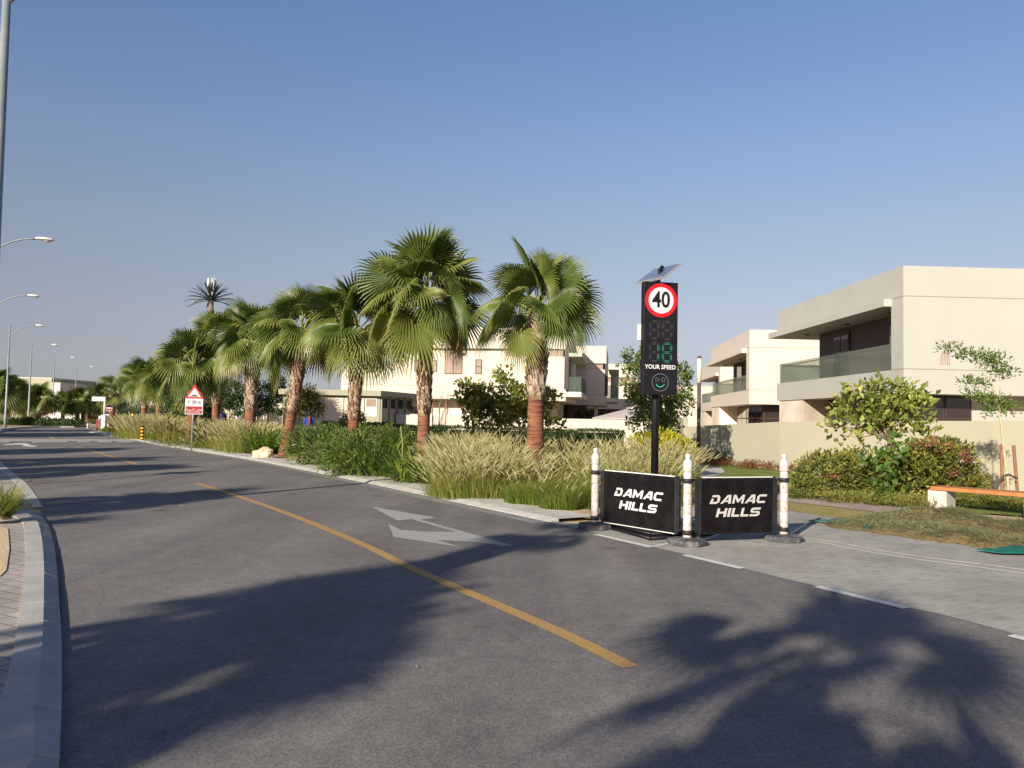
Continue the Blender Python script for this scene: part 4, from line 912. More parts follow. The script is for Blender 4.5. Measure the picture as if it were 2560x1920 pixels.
T_ = tree('big-leaved umbrella-shaped tree between the two olive shrubs', (tb.x, tb.y), .05, 1.35,
     [B(2150,1015,tb.y,55,26),B(2215,1008,tb.y,60,30),B(2280,1015,tb.y,50,26),B(2115,1055,tb.y,38,20),B(2180,1050,tb.y,55,26),B(2250,1050,tb.y,60,24),B(2300,1075,tb.y,26,24),B(2200,972,tb.y,60,14),B(2250,975,tb.y,40,16),B(2140,985,tb.y,34,16),B(2318,1005,tb.y,22,14),B(2085,1062,tb.y,22,14),B(2120,1090,tb.y,28,10)], 1050, .19, 'leaf_light', w=.6, sub=5, up=.5, shell=.2)
mb = MB()
for px, py, rx, rz, n in [(2215,1120,40,20,60),(2200,1160,32,20,54),(2215,1195,36,22,66),(2205,1225,22,12,30),(2245,1140,20,18,24)]:
    clump(mb, at(px, py, 15.9), (rx/F*16,.15,rz/F*16), max(4, int(n*.55)), .16, w=.8, shell=.1, sub=3, up=.2)
mb.build('heart_leaves', M['leaf_heart'], T_)
mb = MB(); p = g(2233,1236); mb.tube([p, p+V((0,0,1.6))], .028, 6); tag(mb.build('timber_stake', M['stake']), 'thick brown timber stake supporting the big-leaved tree', 'stake')
p = g(2048,1243); T_ = thing('pale_bare_shrub', 'small pale bare-stemmed shrub at the left end of the garden bed', 'shrub', tuple(p)); mb = MB()
random.seed(31)
for k in range(7):
    q = p+V((random.uniform(-.38,.38), random.uniform(-.2,.2), random.uniform(.3,.62))); mb.tube([p, p.lerp(q,.5)+V((0,0,.05)), q], [.016,.011,.004], 5)
mb.build('stems', M['trunkpale'], T_)
mb = MB(); clump(mb, (p.x-.1, p.y, .52), (.32,.2,.2), 160, .06, sub=6); mb.build('foliage', M['leaf_olive'], T_)
random.seed(8)
mb = MB()
for _ in range(120):
    u = random.random(); px = 1995+u*330+random.uniform(-10,10); py = 1238+u*26+random.uniform(-8,14); p = g(px, py); clump(mb, (p.x,p.y,.10), (.28,.22,.10), 80, .06, up=.9, shell=.1, sub=8, w=.3)
for _ in range(80):
    px = random.uniform(2330,2640); py = 1243+(px-2330)*.1+random.uniform(-4,20); p = g(px, py); clump(mb, (p.x,p.y,.12), (.3,.22,.13), 80, .06, up=.9, shell=.1, sub=8, w=.3)
mb.v = [(a, b_, max(.02, c)) for a, b_, c in mb.v]
tag(mb.build('low_ground_cover', M['leaf_olive']), 'low green ground cover in front of the olive shrubs', 'ground cover', kind='stuff')
mb = MB()
for _ in range(70):
    px = random.uniform(1755,1995); py = 1158+(px-1755)*.085+random.uniform(-4,6); p = g(px, py); clump(mb, (p.x,p.y,.10), (.35,.25,.10), 50, .07, up=.8, shell=.1, sub=6, v0=(0 if px < 1830 or px > 1940 else .0))
mb.v = [(a, b_, max(.02, c)) for a, b_, c in mb.v]
rb = leafmat('red_ground_leaf', [(0,(.10,.04,.02)),(1,(.22,.09,.035))])
tag(mb.build('red_ground_cover', rb), 'low reddish brown planting along the foot of the yellow garden wall', 'ground cover', kind='stuff')
random.seed(14)
shrub('small round clipped shrub near the foot of the brown light column', [(*at(1810,1158,30)[:2], .2, .55,.45,.26)], 900, .06, 'leaf_mid', stems=False)
# slender staked tree at the right edge
tb = g(2524,1262); D_ = tb.y
T_ = thing('slender_tree', 'slender crooked young tree with sparse leaves at the right frame edge', 'tree', (tb.x, tb.y, 0)); mb = MB()
P2 = lambda px, py, dy=0: tuple(at(px, py, D_+dy))
mb.tube([(tb.x,tb.y,-.05), P2(2519,1200), P2(2508,1110), P2(2503,1060), P2(2499,1025)], [.035,.03,.026,.024,.022], 7)
mb.tube([P2(2499,1025), P2(2478,960), P2(2440,900), P2(2405,872), P2(2372,862)], [.018,.014,.011,.008,.004], 6)
mb.tube([P2(2499,1025), P2(2500,960), P2(2492,890)], [.016,.011,.005], 6); mb.tube([P2(2485,985), P2(2450,965), P2(2415,950)], [.010,.008,.004], 5)
mb.tube([P2(2499,1020), P2(2470,1012), P2(2440,1000)], [.009,.007,.003], 5); mb.tube([P2(2500,1010), P2(2525,1005), P2(2545,1020)], [.009,.007,.003], 5)
mb.build('trunk', M['trunkpale'], T_, True)
mb = MB()
for px, py, rx, rz, n in [(2372,868,22,9,110),(2410,885,22,14,130),(2455,895,30,14,170),(2490,905,32,18,220),(2505,930,30,16,160),(2420,955,20,9,110),(2455,955,20,8,90),(2470,1000,35,14,220),(2440,990,22,12,140),(2500,1010,30,14,150),(2530,1020,20,10,90),(2475,1030,22,10,80)]:
    clump(mb, at(px, py, D_), (rx/F*D_,.22,rz/F*D_), n, .085, w=.4, shell=.1, sub=6, up=.4)
mb.build('crown', M['leaf_mid'], T_)
mb = MB()
for k in range(6): q = at(2356+k*3, 880, D_+.02*k); mb.tube([q, q+V((-.03+.01*k,0,-.12)), q+V((-.05+.015*k,0,-.28))], .006, 4)
mb.build('seed_pods', M['stake'], T_)
for i, (px, top) in enumerate([(2506,1114), (2538,1114)]):
    p = g(px+(0 if i == 0 else 8), 1258); q = at(px-(2 if i == 0 else 4), top, D_); mb = MB(); mb.tube([p, q], .034, 8)
    tag(mb.build('tree_stake', M['stake']), ['left of the two brown stakes tied to the slender tree', 'right of the two brown stakes tied to the slender tree'][i], 'stake', 'stakes of the slender tree')
mb = MB(); mb.tube([P2(2497,1201), P2(2510,1190,-.03), P2(2521,1186,-.06), P2(2532,1191,-.03), P2(2543,1196)], [.012,.018,.022,.018,.014], 6); tag(mb.build('tree_tie', M['frame']), 'dark strap tying the slender tree to its two stakes', 'tie')
# yellow croton and broad-leaved tree behind the speed sign
random.seed(15)
dT = 25.5
shrub('bright yellow-green croton bush behind the sign pole', [B(1655,1116,22,66,26),B(1615,1116,22.3,38,22),B(1700,1127,21.8,32,24),B(1650,1100,22.2,42,14)], 3200, .14, 'leaf_yellow', w=.42, sub=6, up=.8, shell=.45)
tb = at(1655, 1050, dT)
tree('leafy upright tree directly behind the speed display', (tb.x, dT), .07, 1.3, [B(1600,950,dT,42,50),B(1640,920,dT,45,55),B(1590,900,dT,25,24),B(1570,885,dT,14,14),B(1556,921,dT,9,8),B(1690,960,dT,38,55),B(1712,930,dT,12,30),B(1605,1010,dT,42,45),B(1650,1020,dT,50,50),B(1620,1065,dT,52,36),B(1665,1075,dT,35,30),B(1700,1010,dT,30,30),B(1622,872,dT,20,16)], 6800, .12, 'leaf_mid', w=.55, shell=.55)
# small fig trees with stakes in front of the warm-white villa
random.seed(16)
GF = 'young broad-leaved trees in front of the hedge'
for lab, px, d, bl, n in [('leftmost young broad-leaved tree by the short light column', 1186, 34, [(1165,975,22,15),(1178,1005,24,18),(1195,985,16,16),(1175,1035,20,12),(1155,985,12,10)], 1000),
                    ('middle young broad-leaved tree in front of the hedge', 1232, 35, [(1215,985,26,18),(1240,1010,30,24),(1225,1045,36,20),(1260,1050,24,18),(1205,1015,18,20)], 1800),
                    ('largest young broad-leaved tree just left of the nearest palm', 1303, 34, [(1262,935,16,12),(1275,965,22,16),(1290,995,34,22),(1330,985,34,24),(1365,1000,28,26),(1320,1035,42,20),(1275,1035,26,16),(1385,1055,22,16),(1250,950,10,8)], 3200)]:
    bx = at(px, 1050, d).x; tree(lab, (bx, d), .055, 1.0, [B(a, c, d, e, f) for a, c, e, f in bl], int(n*.62), .22, 'leaf_light', w=.62, group=GF, sub=5, shell=.35, name='young_tree', up=.3)
k_ = 0
labs = ['stake left of the short light column','stake just right of the short light column','first thin stake under the middle young tree','second thin stake under the middle young tree','third thin stake under the middle young tree','left thin stake under the largest young tree','right thin stake under the largest young tree']
for px in (1168,1194,1212,1220,1227,1250,1258):
    p = at(px, 1125, 34.3); mb = MB(); mb.tube([(p.x,p.y,0),(p.x+.05,p.y,random.uniform(1.35,1.75))], .028, 5); tag(mb.build('tree_stake', M['stake']), labs[k_], 'stake', 'stakes of the young trees'); k_ += 1
# staked sapling in front of the low wall
p = at(1096, 1050, 43); T_ = thing('bare_sapling', 'nearly bare sapling in a three-post frame before the low wall', 'sapling', (p.x, p.y, 0)); random.seed(17)
mb = MB(); limbs(mb, (p.x,p.y,0), [(p.x+random.uniform(-.5,.7), p.y, random.uniform(2.2,3.2)) for _ in range(8)], .03, n=4); mb.build('stems', M['trunkbrown'], T_)
mb = MB(); clump(mb, (p.x+.2,p.y,2.5), (.8,.3,.7), 70, .10, sub=2, shell=.2); mb.build('foliage', M['leaf_olive'], T_)
T_ = thing('sapling_frame', 'grey timber support frame around the bare sapling', 'plant support', (p.x, p.y, 0))
for dx in (-.32,.05,.42): mb = MB(); mb.tube([(p.x+dx,p.y-.1,0),(p.x+dx,p.y-.1,2.4)], .032, 5); mb.build('post', M['stake'], T_)
mb = MB(); mb.tube([(p.x-.32,p.y-.1,1.15),(p.x+.42,p.y-.1,1.15)], .025, 5); mb.build('crossbar', M['stake'], T_)
# trees around the utility building and behind the palm row
random.seed(18)
for lab, px, d, bl, n, mt, nm in [
    ('small pale-leaved tree in front of the utility building', 770, 38, [(765,990,30,22),(745,1020,32,22),(790,1025,22,18),(735,1000,16,14)], 1700, 'leaf_olive', 'broadleaf_tree'),
    ('left clipped round dark tree behind the palm with white leaf bases', 571, 47, [(580,985,36,36),(555,1005,26,26),(600,1010,30,26)], 4200, 'leaf_dark', 'round_tree'),
    ('right clipped round dark tree beside the leaning palm', 668, 46, [(665,990,36,36),(645,1015,26,26),(695,1010,30,26),(690,965,24,22)], 4400, 'leaf_dark', 'round_tree'),
    ('dark bushy tree left of the triangular warning sign', 450, 48, [(445,1000,30,30),(430,1030,24,24),(470,1030,26,26)], 3000, 'leaf_dark', 'round_tree'),
    ('bright yellow-green young tree left of the warning sign', 447, 45, [(450,1030,18,26),(440,1050,16,18)], 1100, 'leaf_light', 'broadleaf_tree'),
    ('dark bushy tree behind the paired palms', 378, 62, [(375,1010,26,18),(400,1030,22,20),(355,1035,24,18),(345,1010,14,12)], 2400, 'leaf_dark', 'round_tree'),
    ('dark round tree behind the palm next to the no-entry sign', 322, 66, [(322,1030,20,14),(305,1045,18,14),(340,1045,18,14)], 1600, 'leaf_dark', 'round_tree'),
    ('dark round tree directly right of the warning sign', 520, 50, [(520,1000,26,30),(510,1035,24,22),(535,1030,20,24)], 2600, 'leaf_dark', 'round_tree'),
    ('small shrubby tree with dry leaves before the utility building corner', 870, 38.5, [(868,1055,14,20),(880,1070,14,12)], 500, 'leaf_olive', 'broadleaf_tree'),
    ('spindly grey shrub right of the utility building', 895, 38, [(900,1055,14,16),(885,1082,26,12),(915,1080,18,12)], 600, 'leaf_olive', 'broadleaf_tree')]:
    bx = at(px, 1050, d).x; tree(lab, (bx, d), .08, zt(px, bl[0][1]+15, d) if nm == 'round_tree' else .9, [B(a, c, d, e, f) for a, c, e, f in bl], n, .14 if nm == 'round_tree' else .17, mt, 'trunkpale' if nm == 'round_tree' else 'trunkbrown', name=nm, w=.5, shell=.65 if nm == 'round_tree' else .35)
for lab, bl, n, mt in [('dark spreading shrub right of the street-name post', [B(310,1072,52,34,22),B(345,1075,50,30,18)], 2600, 'leaf_dark'),
                   ('light green bush in front of the dark spreading shrub', [B(335,1082,46,24,14)], 900, 'leaf_mid'),
                   ('low green bush at the foot of the street-name post', [B(285,1080,57,26,7),B(262,1078,57,14,5)], 900, 'leaf_olive'),
                   ('round green bush behind the two white bollards', [B(231,1060,88,14,9)], 500, 'leaf_mid'),
                   ('dark bush between the warning sign and the bollard', [B(505,1090,35,16,26),B(520,1075,36,14,20)], 1200, 'leaf_dark')]:
    shrub(lab, bl, n, .16, mt, w=.5)
mb = MB(); random.seed(19)
for px in range(-30, 190, 7):
    Y = 76-(px/190)*6+random.uniform(-1,1); p = at(px, 1050, Y); hh = zt(px, 1050+random.uniform(-4,5)+px*.03, Y)
    clump(mb, (p.x,p.y,hh*.5), (1.0,1.0,max(.35,hh*.55)), 300, .20, up=.6, shell=.5)
mb.v = [(a, b_, max(.02, c)) for a, b_, c in mb.v]
tag(mb.build('far_shrubbery', M['leaf_dark']), 'continuous dark shrubbery along the far left verge', 'shrubbery', kind='stuff')
mb = MB()
for px in range(160, 330, 8):
    Y = 106; p = at(px, 1050, Y); clump(mb, (p.x,p.y,1.2), (1.6,1.2,1.3), 200, .3)
tag(mb.build('distant_shrubbery', M['leaf_dark']), 'dark shrubbery behind the far junction', 'shrubbery', kind='stuff')
mb = MB()
for k in range(26):
    px = 395+k*12; Y = 58+random.uniform(-3,6); p = at(px, 1050, Y); clump(mb, (p.x,p.y,1.0), (1.2,1.0,1.1), 150, .2)
tag(mb.build('background_shrubbery', M['leaf_dark']), 'dark shrubbery behind the palm row and round trees', 'shrubbery', kind='stuff')
# ================================================================ fence, bin, person
a_ = at(590, 1050, 49); T_ = thing('metal_fence', 'grey upright-bar fence seen between the round trees', 'fence', (a_.x, 49, 0))
mb = MB()
for k in range(26): mb.box(k*.11,0,.3,k*.11+.04,.03,1.9)
mb.box(0,-.01,.35,2.9,-.002,.42); mb.box(0,-.01,1.75,2.9,-.002,1.82); mb.build('bars', M['alu'], T_, False, True)
for x0 in (0,1.4,2.85): mb = MB(); mb.box(x0-.05,.04,0,x0+.05,.14,2.0); mb.build('post', M['white'], T_, False, True)
a_ = at(556,1038,44.5); T_ = thing('blue_bin', 'dark blue litter bin right of the warning sign', 'bin', (a_.x, 44.5, 0))
mb = MB(); mb.lathe([(.17,.85),(.2,.88),(.22,1.5),(.2,1.55)], 12); mb.build('bucket', M['navy'], T_, True, True)
mb = MB(); mb.tube([(0,0,0),(0,0,.85)], .04, 6); mb.build('post', M['frame'], T_, False, True)
def person(label, loc, yaw):
    t = thing('person', label, 'person', loc, None, yaw)
    def skin(name, vs, es, rad, m, lv=2, root=0):
        me = bpy.data.meshes.new(name); me.from_pydata(vs, es, []); o = bpy.data.objects.new(name, me); COL.objects.link(o); o.parent = t
        sm = o.modifiers.new('skin', 'SKIN'); sv = me.skin_vertices[0].data
        for i, r_ in enumerate(rad): sv[i].radius = (r_ if isinstance(r_, tuple) else (r_, r_))
        sv[root].use_root = True; o.modifiers.new('sub', 'SUBSURF').render_levels = lv; me.materials.append(m); return o
    vs = [(0,0,.96),(0,0,1.12),(0,.01,1.28),(0,.01,1.40),(0,0,1.47),(0,-.01,1.53),(0,-.015,1.60),(0,-.01,1.68),
          (.09,0,.90),(.10,-.01,.50),(.10,.02,.10),(.10,-.09,.04), (-.09,0,.90),(-.10,-.01,.50),(-.10,.02,.10),(-.10,-.09,.04),
          (.17,.01,1.40),(.23,.02,1.14),(.21,-.07,.92),(.20,-.10,.84), (-.17,.01,1.40),(-.23,.02,1.14),(-.21,-.07,.92),(-.20,-.10,.84),
          (0,-.095,1.595)]
    es = [(0,1),(1,2),(2,3),(3,4),(4,5),(5,6),(6,7),(0,8),(8,9),(9,10),(10,11),(0,12),(12,13),(13,14),(14,15),(3,16),(16,17),(17,18),(18,19),(3,20),(20,21),(21,22),(22,23),(6,24)]
    rad = [(.14,.10),(.13,.09),(.16,.10),(.13,.09),.05,.055,(.075,.09),(.06,.07),.085,.06,.04,.035,.085,.06,.04,.035,.055,.042,.032,.026,.055,.042,.032,.026,.014]
    skin('body', vs, es, rad, M['skin'])
    skin('shirt', [(0,0,.93),(0,0,1.12),(0,.01,1.28),(0,.01,1.39),(0,0,1.45),(.18,.01,1.39),(.24,.02,1.14),(-.18,.01,1.39),(-.24,.02,1.14)],
         [(0,1),(1,2),(2,3),(3,4),(3,5),(5,6),(3,7),(7,8)], [(.17,.13),(.16,.12),(.19,.13),(.16,.11),.06,.075,.06,.075,.06], M['blue'])
    skin('trousers', [(0,0,.97),(.09,0,.88),(.10,-.01,.50),(.10,.02,.12),(-.09,0,.88),(-.10,-.01,.50),(-.10,.02,.12)], [(0,1),(1,2),(2,3),(0,4),(4,5),(5,6)], [(.15,.11),.10,.075,.06,.10,.075,.06], M['navy'])
    mb = MB(); mb.lathe([(.03,1.545),(.085,1.57),(.102,1.64),(.09,1.70),(.05,1.735),(.005,1.745)], 16, (0,.012,0)); mb.build('hair', M['hair'], t, True, True)
    mb = MB(); mb.tube([(0,.06,1.52),(0,.12,1.42),(0,.15,1.28),(0,.14,1.1)], [.05,.055,.06,.05], 8); mb.build('scarf', M['maroon'], t, True, True)
    for sx in (-1, 1):
        mb = MB(); mb.lathe([(.004,0),(.011,.006),(.004,.012)], 8); mb.xf(Matrix.Translation((sx*.03,-.10,1.615)) @ Matrix.Rotation(pi/2, 4, 'X')); mb.build('eye', M['hair'], t, True, True)
        for k in range(5):
            mb = MB(); bx_ = sx*.2+(k-2)*.013; fl = [.05,.075,.082,.076,.06][k]
            if k == 0: mb.tube([(sx*.185,-.115,.83),(sx*.165,-.14,.80),(sx*.16,-.15,.77)], [.011,.010,.007], 6)
            else: mb.tube([(bx_,-.11,.82),(bx_,-.125,.82-fl*.55),(bx_,-.118,.82-fl)], [.009,.008,.006], 6)
            mb.build('finger', M['skin'], t, True, True)
    mb = MB(); mb.tube([(-.025,-.103,1.565),(0,-.108,1.562),(.025,-.103,1.565)], .006, 5); mb.build('mouth', M['maroon'], t, False, True)
    return t
pp = at(774,1040,34.5); person('person in blue clothing with black hair standing behind the green shrubs', (pp.x, pp.y, 0), R(200))
# rock
def rock(name, label, c, r, seed, cat='rock'):
    import bmesh
    bm = bmesh.new(); bmesh.ops.create_icosphere(bm, subdivisions=4, radius=1)
    for v in bm.verts:
        n = noise.noise(v.co*1.3+V((seed,0,0)))*.5+noise.noise(v.co*3.1+V((0,seed,0)))*.16+.07*round(noise.noise(v.co*2+V((0,0,seed)))*4)/2
        v.co = V((v.co.x*r[0], v.co.y*r[1], v.co.z*r[2]))*(1+n*.8)
        v.co.z = max(v.co.z, -.05)
    me = bpy.data.meshes.new(name); bm.to_mesh(me); bm.free(); me.materials.append(M['rock']); o = bpy.data.objects.new(name, me); COL.objects.link(o); o.location = c
    return tag(o, label, cat)
p = g(659,1147); rock('roadside_rock', 'pale angular rock on the kerb beside the leaning palm', (p.x, p.y, .10), (.38,.28,.30), 3.3)
p = g(1352,1259); rock('small_rock', 'small pale stone on the sand below the green grass tufts', (p.x, p.y, .03), (.09,.08,.06), 5.1)
mb = MB(); mb.tube([g(x, y, .03) for x, y in [(1322,1257),(1345,1266),(1370,1274),(1400,1279),(1428,1280)]], .012, 6); tag(mb.build('irrigation_hose', M['hose']), 'black irrigation hose lying on the sand by the grass', 'hose')
# sand patch
ground_poly('sand_patch', [(1290,1262),(1350,1252),(1470,1270),(1482,1296),(1400,1290),(1320,1276)], .036, M['sand'])
# ================================================================ text helpers
def text_mesh(s, size, bold=0.0, ext=.001, sx=1):
    cu = bpy.data.curves.new('t', 'FONT'); cu.body = s; cu.size = size; cu.offset = bold; cu.extrude = ext; cu.align_x = 'CENTER'; cu.align_y = 'CENTER'; cu.resolution_u = 3
    o = bpy.data.objects.new('t', cu); COL.objects.link(o); bpy.context.view_layer.update()
    me = bpy.data.meshes.new_from_object(o.evaluated_get(bpy.context.evaluated_depsgraph_get())); vs = [(v.co.x*sx, v.co.y, v.co.z) for v in me.vertices]; fs = [tuple(p.vertices) for p in me.polygons]
    bpy.data.objects.remove(o); return vs, fs
def put_text(mb, s, size, x, z, yf, bold=0, sx=1, m=0):
    vs, fs = text_mesh(s, size, bold, .001, sx); mb.add([(x+v[0], yf-v[2], z+v[1]) for v in vs], fs, .5, m)
# ================================================================ speed display
T_ = thing('speed_display', 'tall black solar speed display reading 40 and YOUR SPEED on a pole', 'speed sign', (2.13, 11.2, 0), None, R(-11)*-1*-1)
T_.rotation_euler = (0, 0, R(11)*-1*-1)
mb = MB(); mb.tube([(0,.09,.10),(0,.09,3.75)], .055, 20); mb.build('pole', M['black'], T_, True, True)
x0, x1, z0, z1 = -.262, .262, 1.985, 3.63
mb = MB(); mb.box(x0,-.085,z0,x1,.03,z1); box = mb.build('display_box', M['black'], T_, False, True)
bm_ = box.modifiers.new('bevel', 'BEVEL'); bm_.width = .006; bm_.segments = 2
yf = -.0875; cx = 0; cz = 3.36
def ring(mb, cx, cz, r1, r2, y, n=48, m=0):
    vs = []
    for j in range(n): q = 2*pi*j/n; vs += [(cx+r1*cos(q), y, cz+r1*sin(q)), (cx+r2*cos(q), y, cz+r2*sin(q))]
    mb.add(vs, [(2*j, 2*j+1, (2*j+3) % (2*n), (2*j+2) % (2*n)) for j in range(n)], .5, m)
def disc(mb, cx, cz, r, y, n=48, m=0): mb.add([(cx+r*cos(2*pi*j/n), y, cz+r*sin(2*pi*j/n)) for j in range(n)], [tuple(range(n))], .5, m)
mb = MB(); disc(mb, cx, cz, .247, yf); ro = mb.build('red_ring', M['signred'], T_, False, True)
mb = MB(); disc(mb, cx, cz, .192, yf-.002); mb.build('white_disc', M['signwhite'], ro, False, True)
mb = MB(); put_text(mb, '40', .33, cx, cz, yf-.004, .006, .84); mb.build('number', M['black'], ro, False, True)
def seg_digit(cx, cz, w, h, lit, mats, parent, name):
    hw, hh = w/2, h/2
    segs = {'a': ((-hw,hh),(hw,hh)), 'b': ((hw,hh),(hw,0)), 'c': ((hw,0),(hw,-hh)), 'd': ((-hw,-hh),(hw,-hh)), 'e': ((-hw,0),(-hw,-hh)), 'f': ((-hw,hh),(-hw,0)), 'g': ((-hw,0),(hw,0))}
    mo, ml = MB(), MB()
    for k, (p, q) in segs.items():
        p, q = V((p[0],p[1],0)), V((q[0],q[1],0)); t = (q-p).normalized(); n = V((-t.y, t.x, 0)); p2, q2 = p+t*.016, q-t*.016; L = (q2-p2).length; W = .011
        out = [p2, p2+t*.012+n*W, q2-t*.012+n*W, q2, q2-t*.012-n*W, p2+t*.012-n*W]; mm = ml if k in lit else mo
        for i in range(6):
            a, c = out[i], out[(i+1) % 6]; LL = (c-a).length; nd = max(1, int(LL/.0095))
            for j in range(nd+1):
                o = a.lerp(c, j/nd); s_ = .0026; mm.face([(cx+o.x-s_,yf-.001,cz+o.y-s_),(cx+o.x+s_,yf-.001,cz+o.y-s_),(cx+o.x+s_,yf-.001,cz+o.y+s_),(cx+o.x-s_,yf-.001,cz+o.y+s_)])
    if mo.f: o = mo.build(name, M['leddim'], parent, False, True)
    if ml.f: ml.build('lit_segments', M['ledgreen'], parent if not mo.f else o, False, True)
seg_digit(-.098, 2.925, .125, .25, '', None, T_, 'unlit_digit'); seg_digit(.098, 2.925, .125, .25, '', None, T_, 'unlit_digit')
seg_digit(-.098, 2.60, .125, .26, 'bc', None, T_, 'speed_digit'); seg_digit(.098, 2.60, .125, .26, 'abcdefg', None, T_, 'speed_digit')
mb = MB(); put_text(mb, 'YOUR SPEED', .086, 0, 2.385, yf-.002, .0012, .96); mb.build('lettering', M['white'], T_, False, True)
def dots(mb, cx, cz, r, a0, a1, n, s_=.0032):
    for j in range(n):
        q = a0+(a1-a0)*j/max(1, n-1); x, z = cx+r*cos(q), cz+r*sin(q)*1.0; mb.face([(x-s_,yf-.001,z-s_),(x+s_,yf-.001,z-s_),(x+s_,yf-.001,z+s_),(x-s_,yf-.001,z+s_)])
mb = MB(); dots(mb, 0, 2.165, .125, 0, 2*pi*(47/48), 48); dots(mb, -.045, 2.205, .026, 0, 6, 14, .0022); dots(mb, .045, 2.205, .026, 0, 6, 14, .0022); fo = mb.build('smiley_face', M['ledwhite'], T_, False, True)
mb = MB(); dots(mb, 0, 2.165, .066, pi+.45, 2*pi-.45, 18, .004); mb.build('smile', M['ledgreen'], fo, False, True)
mb = MB(); mb.box(x0-.025,.035,2.78,x0+.05,.12,3.02); mb.build('control_box', M['lamp_white'], T_, False, True)
mb = MB(); mb.tube([(0,.0,3.63),(0,.0,3.83)], .02, 8); mb.tube([(.0,.0,3.80),(.06,.02,3.88)], .03, 8); mb.build('panel_bracket', M['black'], T_, False, True)
# solar panel (surveyed corners)
cA, e1, e2 = at(1589,707,11.42), V((.33,-.46,.01)), V((.30,.21,.255)); nrm = e1.cross(e2).normalized()
mt = T_.matrix_basis.inverted()
def spanel(u0, v0, u1, v1, o0, o1):
    mb = MB(); q = [cA+e1*u+e2*v for u, v in ((u0,v0),(u1,v0),(u1,v1),(u0,v1))]; mb.add([p+nrm*o0 for p in q]+[p+nrm*o1 for p in q], [(3,2,1,0),(4,5,6,7),(0,1,5,4),(1,2,6,5),(2,3,7,6),(3,0,4,7)]); mb.xf(mt); return mb
pa_ = spanel(0,0,1,1,-.03,0).build('solar_panel', M['alu'], T_, False, True)
mb = MB()
for i in range(4):
    for j in range(3): k_ = spanel(.04+i*.235,.05+j*.305,.04+i*.235+.222,.05+j*.305+.29,.001,.003); mb.add(k_.v, k_.f)
mb.build('solar_cells', M['solar'], pa_, False, True)
# base frame
mb = MB(); cn = [V((1.90,10.38,0)), V((2.86,10.92,0)), V((2.40,11.98,0)), V((1.44,11.44,0))]
cm = sum(cn, V((0,0,0)))/4
def loc_(p): return mt @ p
for zz, sc in ((.03,1.0),(.085,.97)):
    q = [cm+(c-cm)*sc for c in cn]
    for i in range(4): mb.tube([loc_(q[i]+V((0,0,zz+.0))), loc_(q[(i+1)%4]+V((0,0,zz)))], .028, 8)
q = [loc_(cm+(c-cm)*.93+V((0,0,.10))) for c in cn]; mb.face(q); q = [loc_(cm+(c-cm)*.99+V((0,0,.055))) for c in cn]; mb.face(q)
mb.build('base_frame', M['black'], T_, True, True)
# ================================================================ barrier posts and banners
def post(label, c, seed, src=None):
    random.seed(seed); t = thing('barrier_post', label, 'barrier post', (c.x, c.y, 0), 'red and white barrier posts holding the banners', random.uniform(0, 2))
    mb = MB(); n = 8; mb.lathe([(.255,0),(.265,.012),(.262,.055),(.25,.075),(.07,.085),(.065,.10)], 8); o = mb.build('rubber_base', M['rubber'], t, False, True)
    bv = o.modifiers.new('bevel', 'BEVEL'); bv.width = .008; bv.segments = 2
    z = .09; bands = [('p',.16),('w',.15),('p',.13),('w',.13),('p',.13),('w',.16)]; r = .055
    for kcol, h in bands:
        mb = MB(); mb.lathe([(r*.97,z),(r,z+.006),(r,z+h-.012),(r*.93,z+h-.004),(r*.93,z+h)], 20); mb.build('pink_band' if kcol == 'p' else 'white_band', M['postpink' if kcol == 'p' else 'postwhite'], t, True, True); z += h
    mb = MB(); mb.lathe([(.06,z),(.063,z+.004),(.063,z+.115),(.045,z+.15),(.030,z+.16),(.030,z+.172),(.037,z+.185),(.038,z+.21),(.03,z+.23),(.008,z+.238)], 20); mb.build('top_cap', M['postwhite'], t, True, True)
    for zz in (.16,.83): mb = MB(); mb.lathe([(.06,zz-.03),(.0665,zz-.028),(.0665,zz+.028),(.06,zz+.03)], 20); mb.build('clamp', M['plasticblack'], t, True, True)
    mb = MB()
    for _ in range(3):
        a = -pi/2-.2-t.rotation_euler.z+random.uniform(-.7,.7); zz = random.uniform(.25,.72); h_ = random.uniform(.02,.06); w_ = random.uniform(.04,.10)
        vs = [((r+.002)*cos(a+s_*w_), (r+.002)*sin(a+s_*w_), zz+k*h_) for k in (0,1) for s_ in (-1,0,1)]; mb.add(vs, [(0,1,4,3),(1,2,5,4)])
    mb.build('torn_sticker', M['signred'] if seed == 1 else M['stake'], t, False, True); return t
pL, pM, pR = V((1.262,11.42,0)), V((2.325,10.10,0)), V((3.765,10.60,0))
post('left barrier post with two small red patches, beside the green grass', pL, 1); post('middle barrier post between the two black banners', pM, 2); post('right barrier post standing alone on the paving', pR, 3)
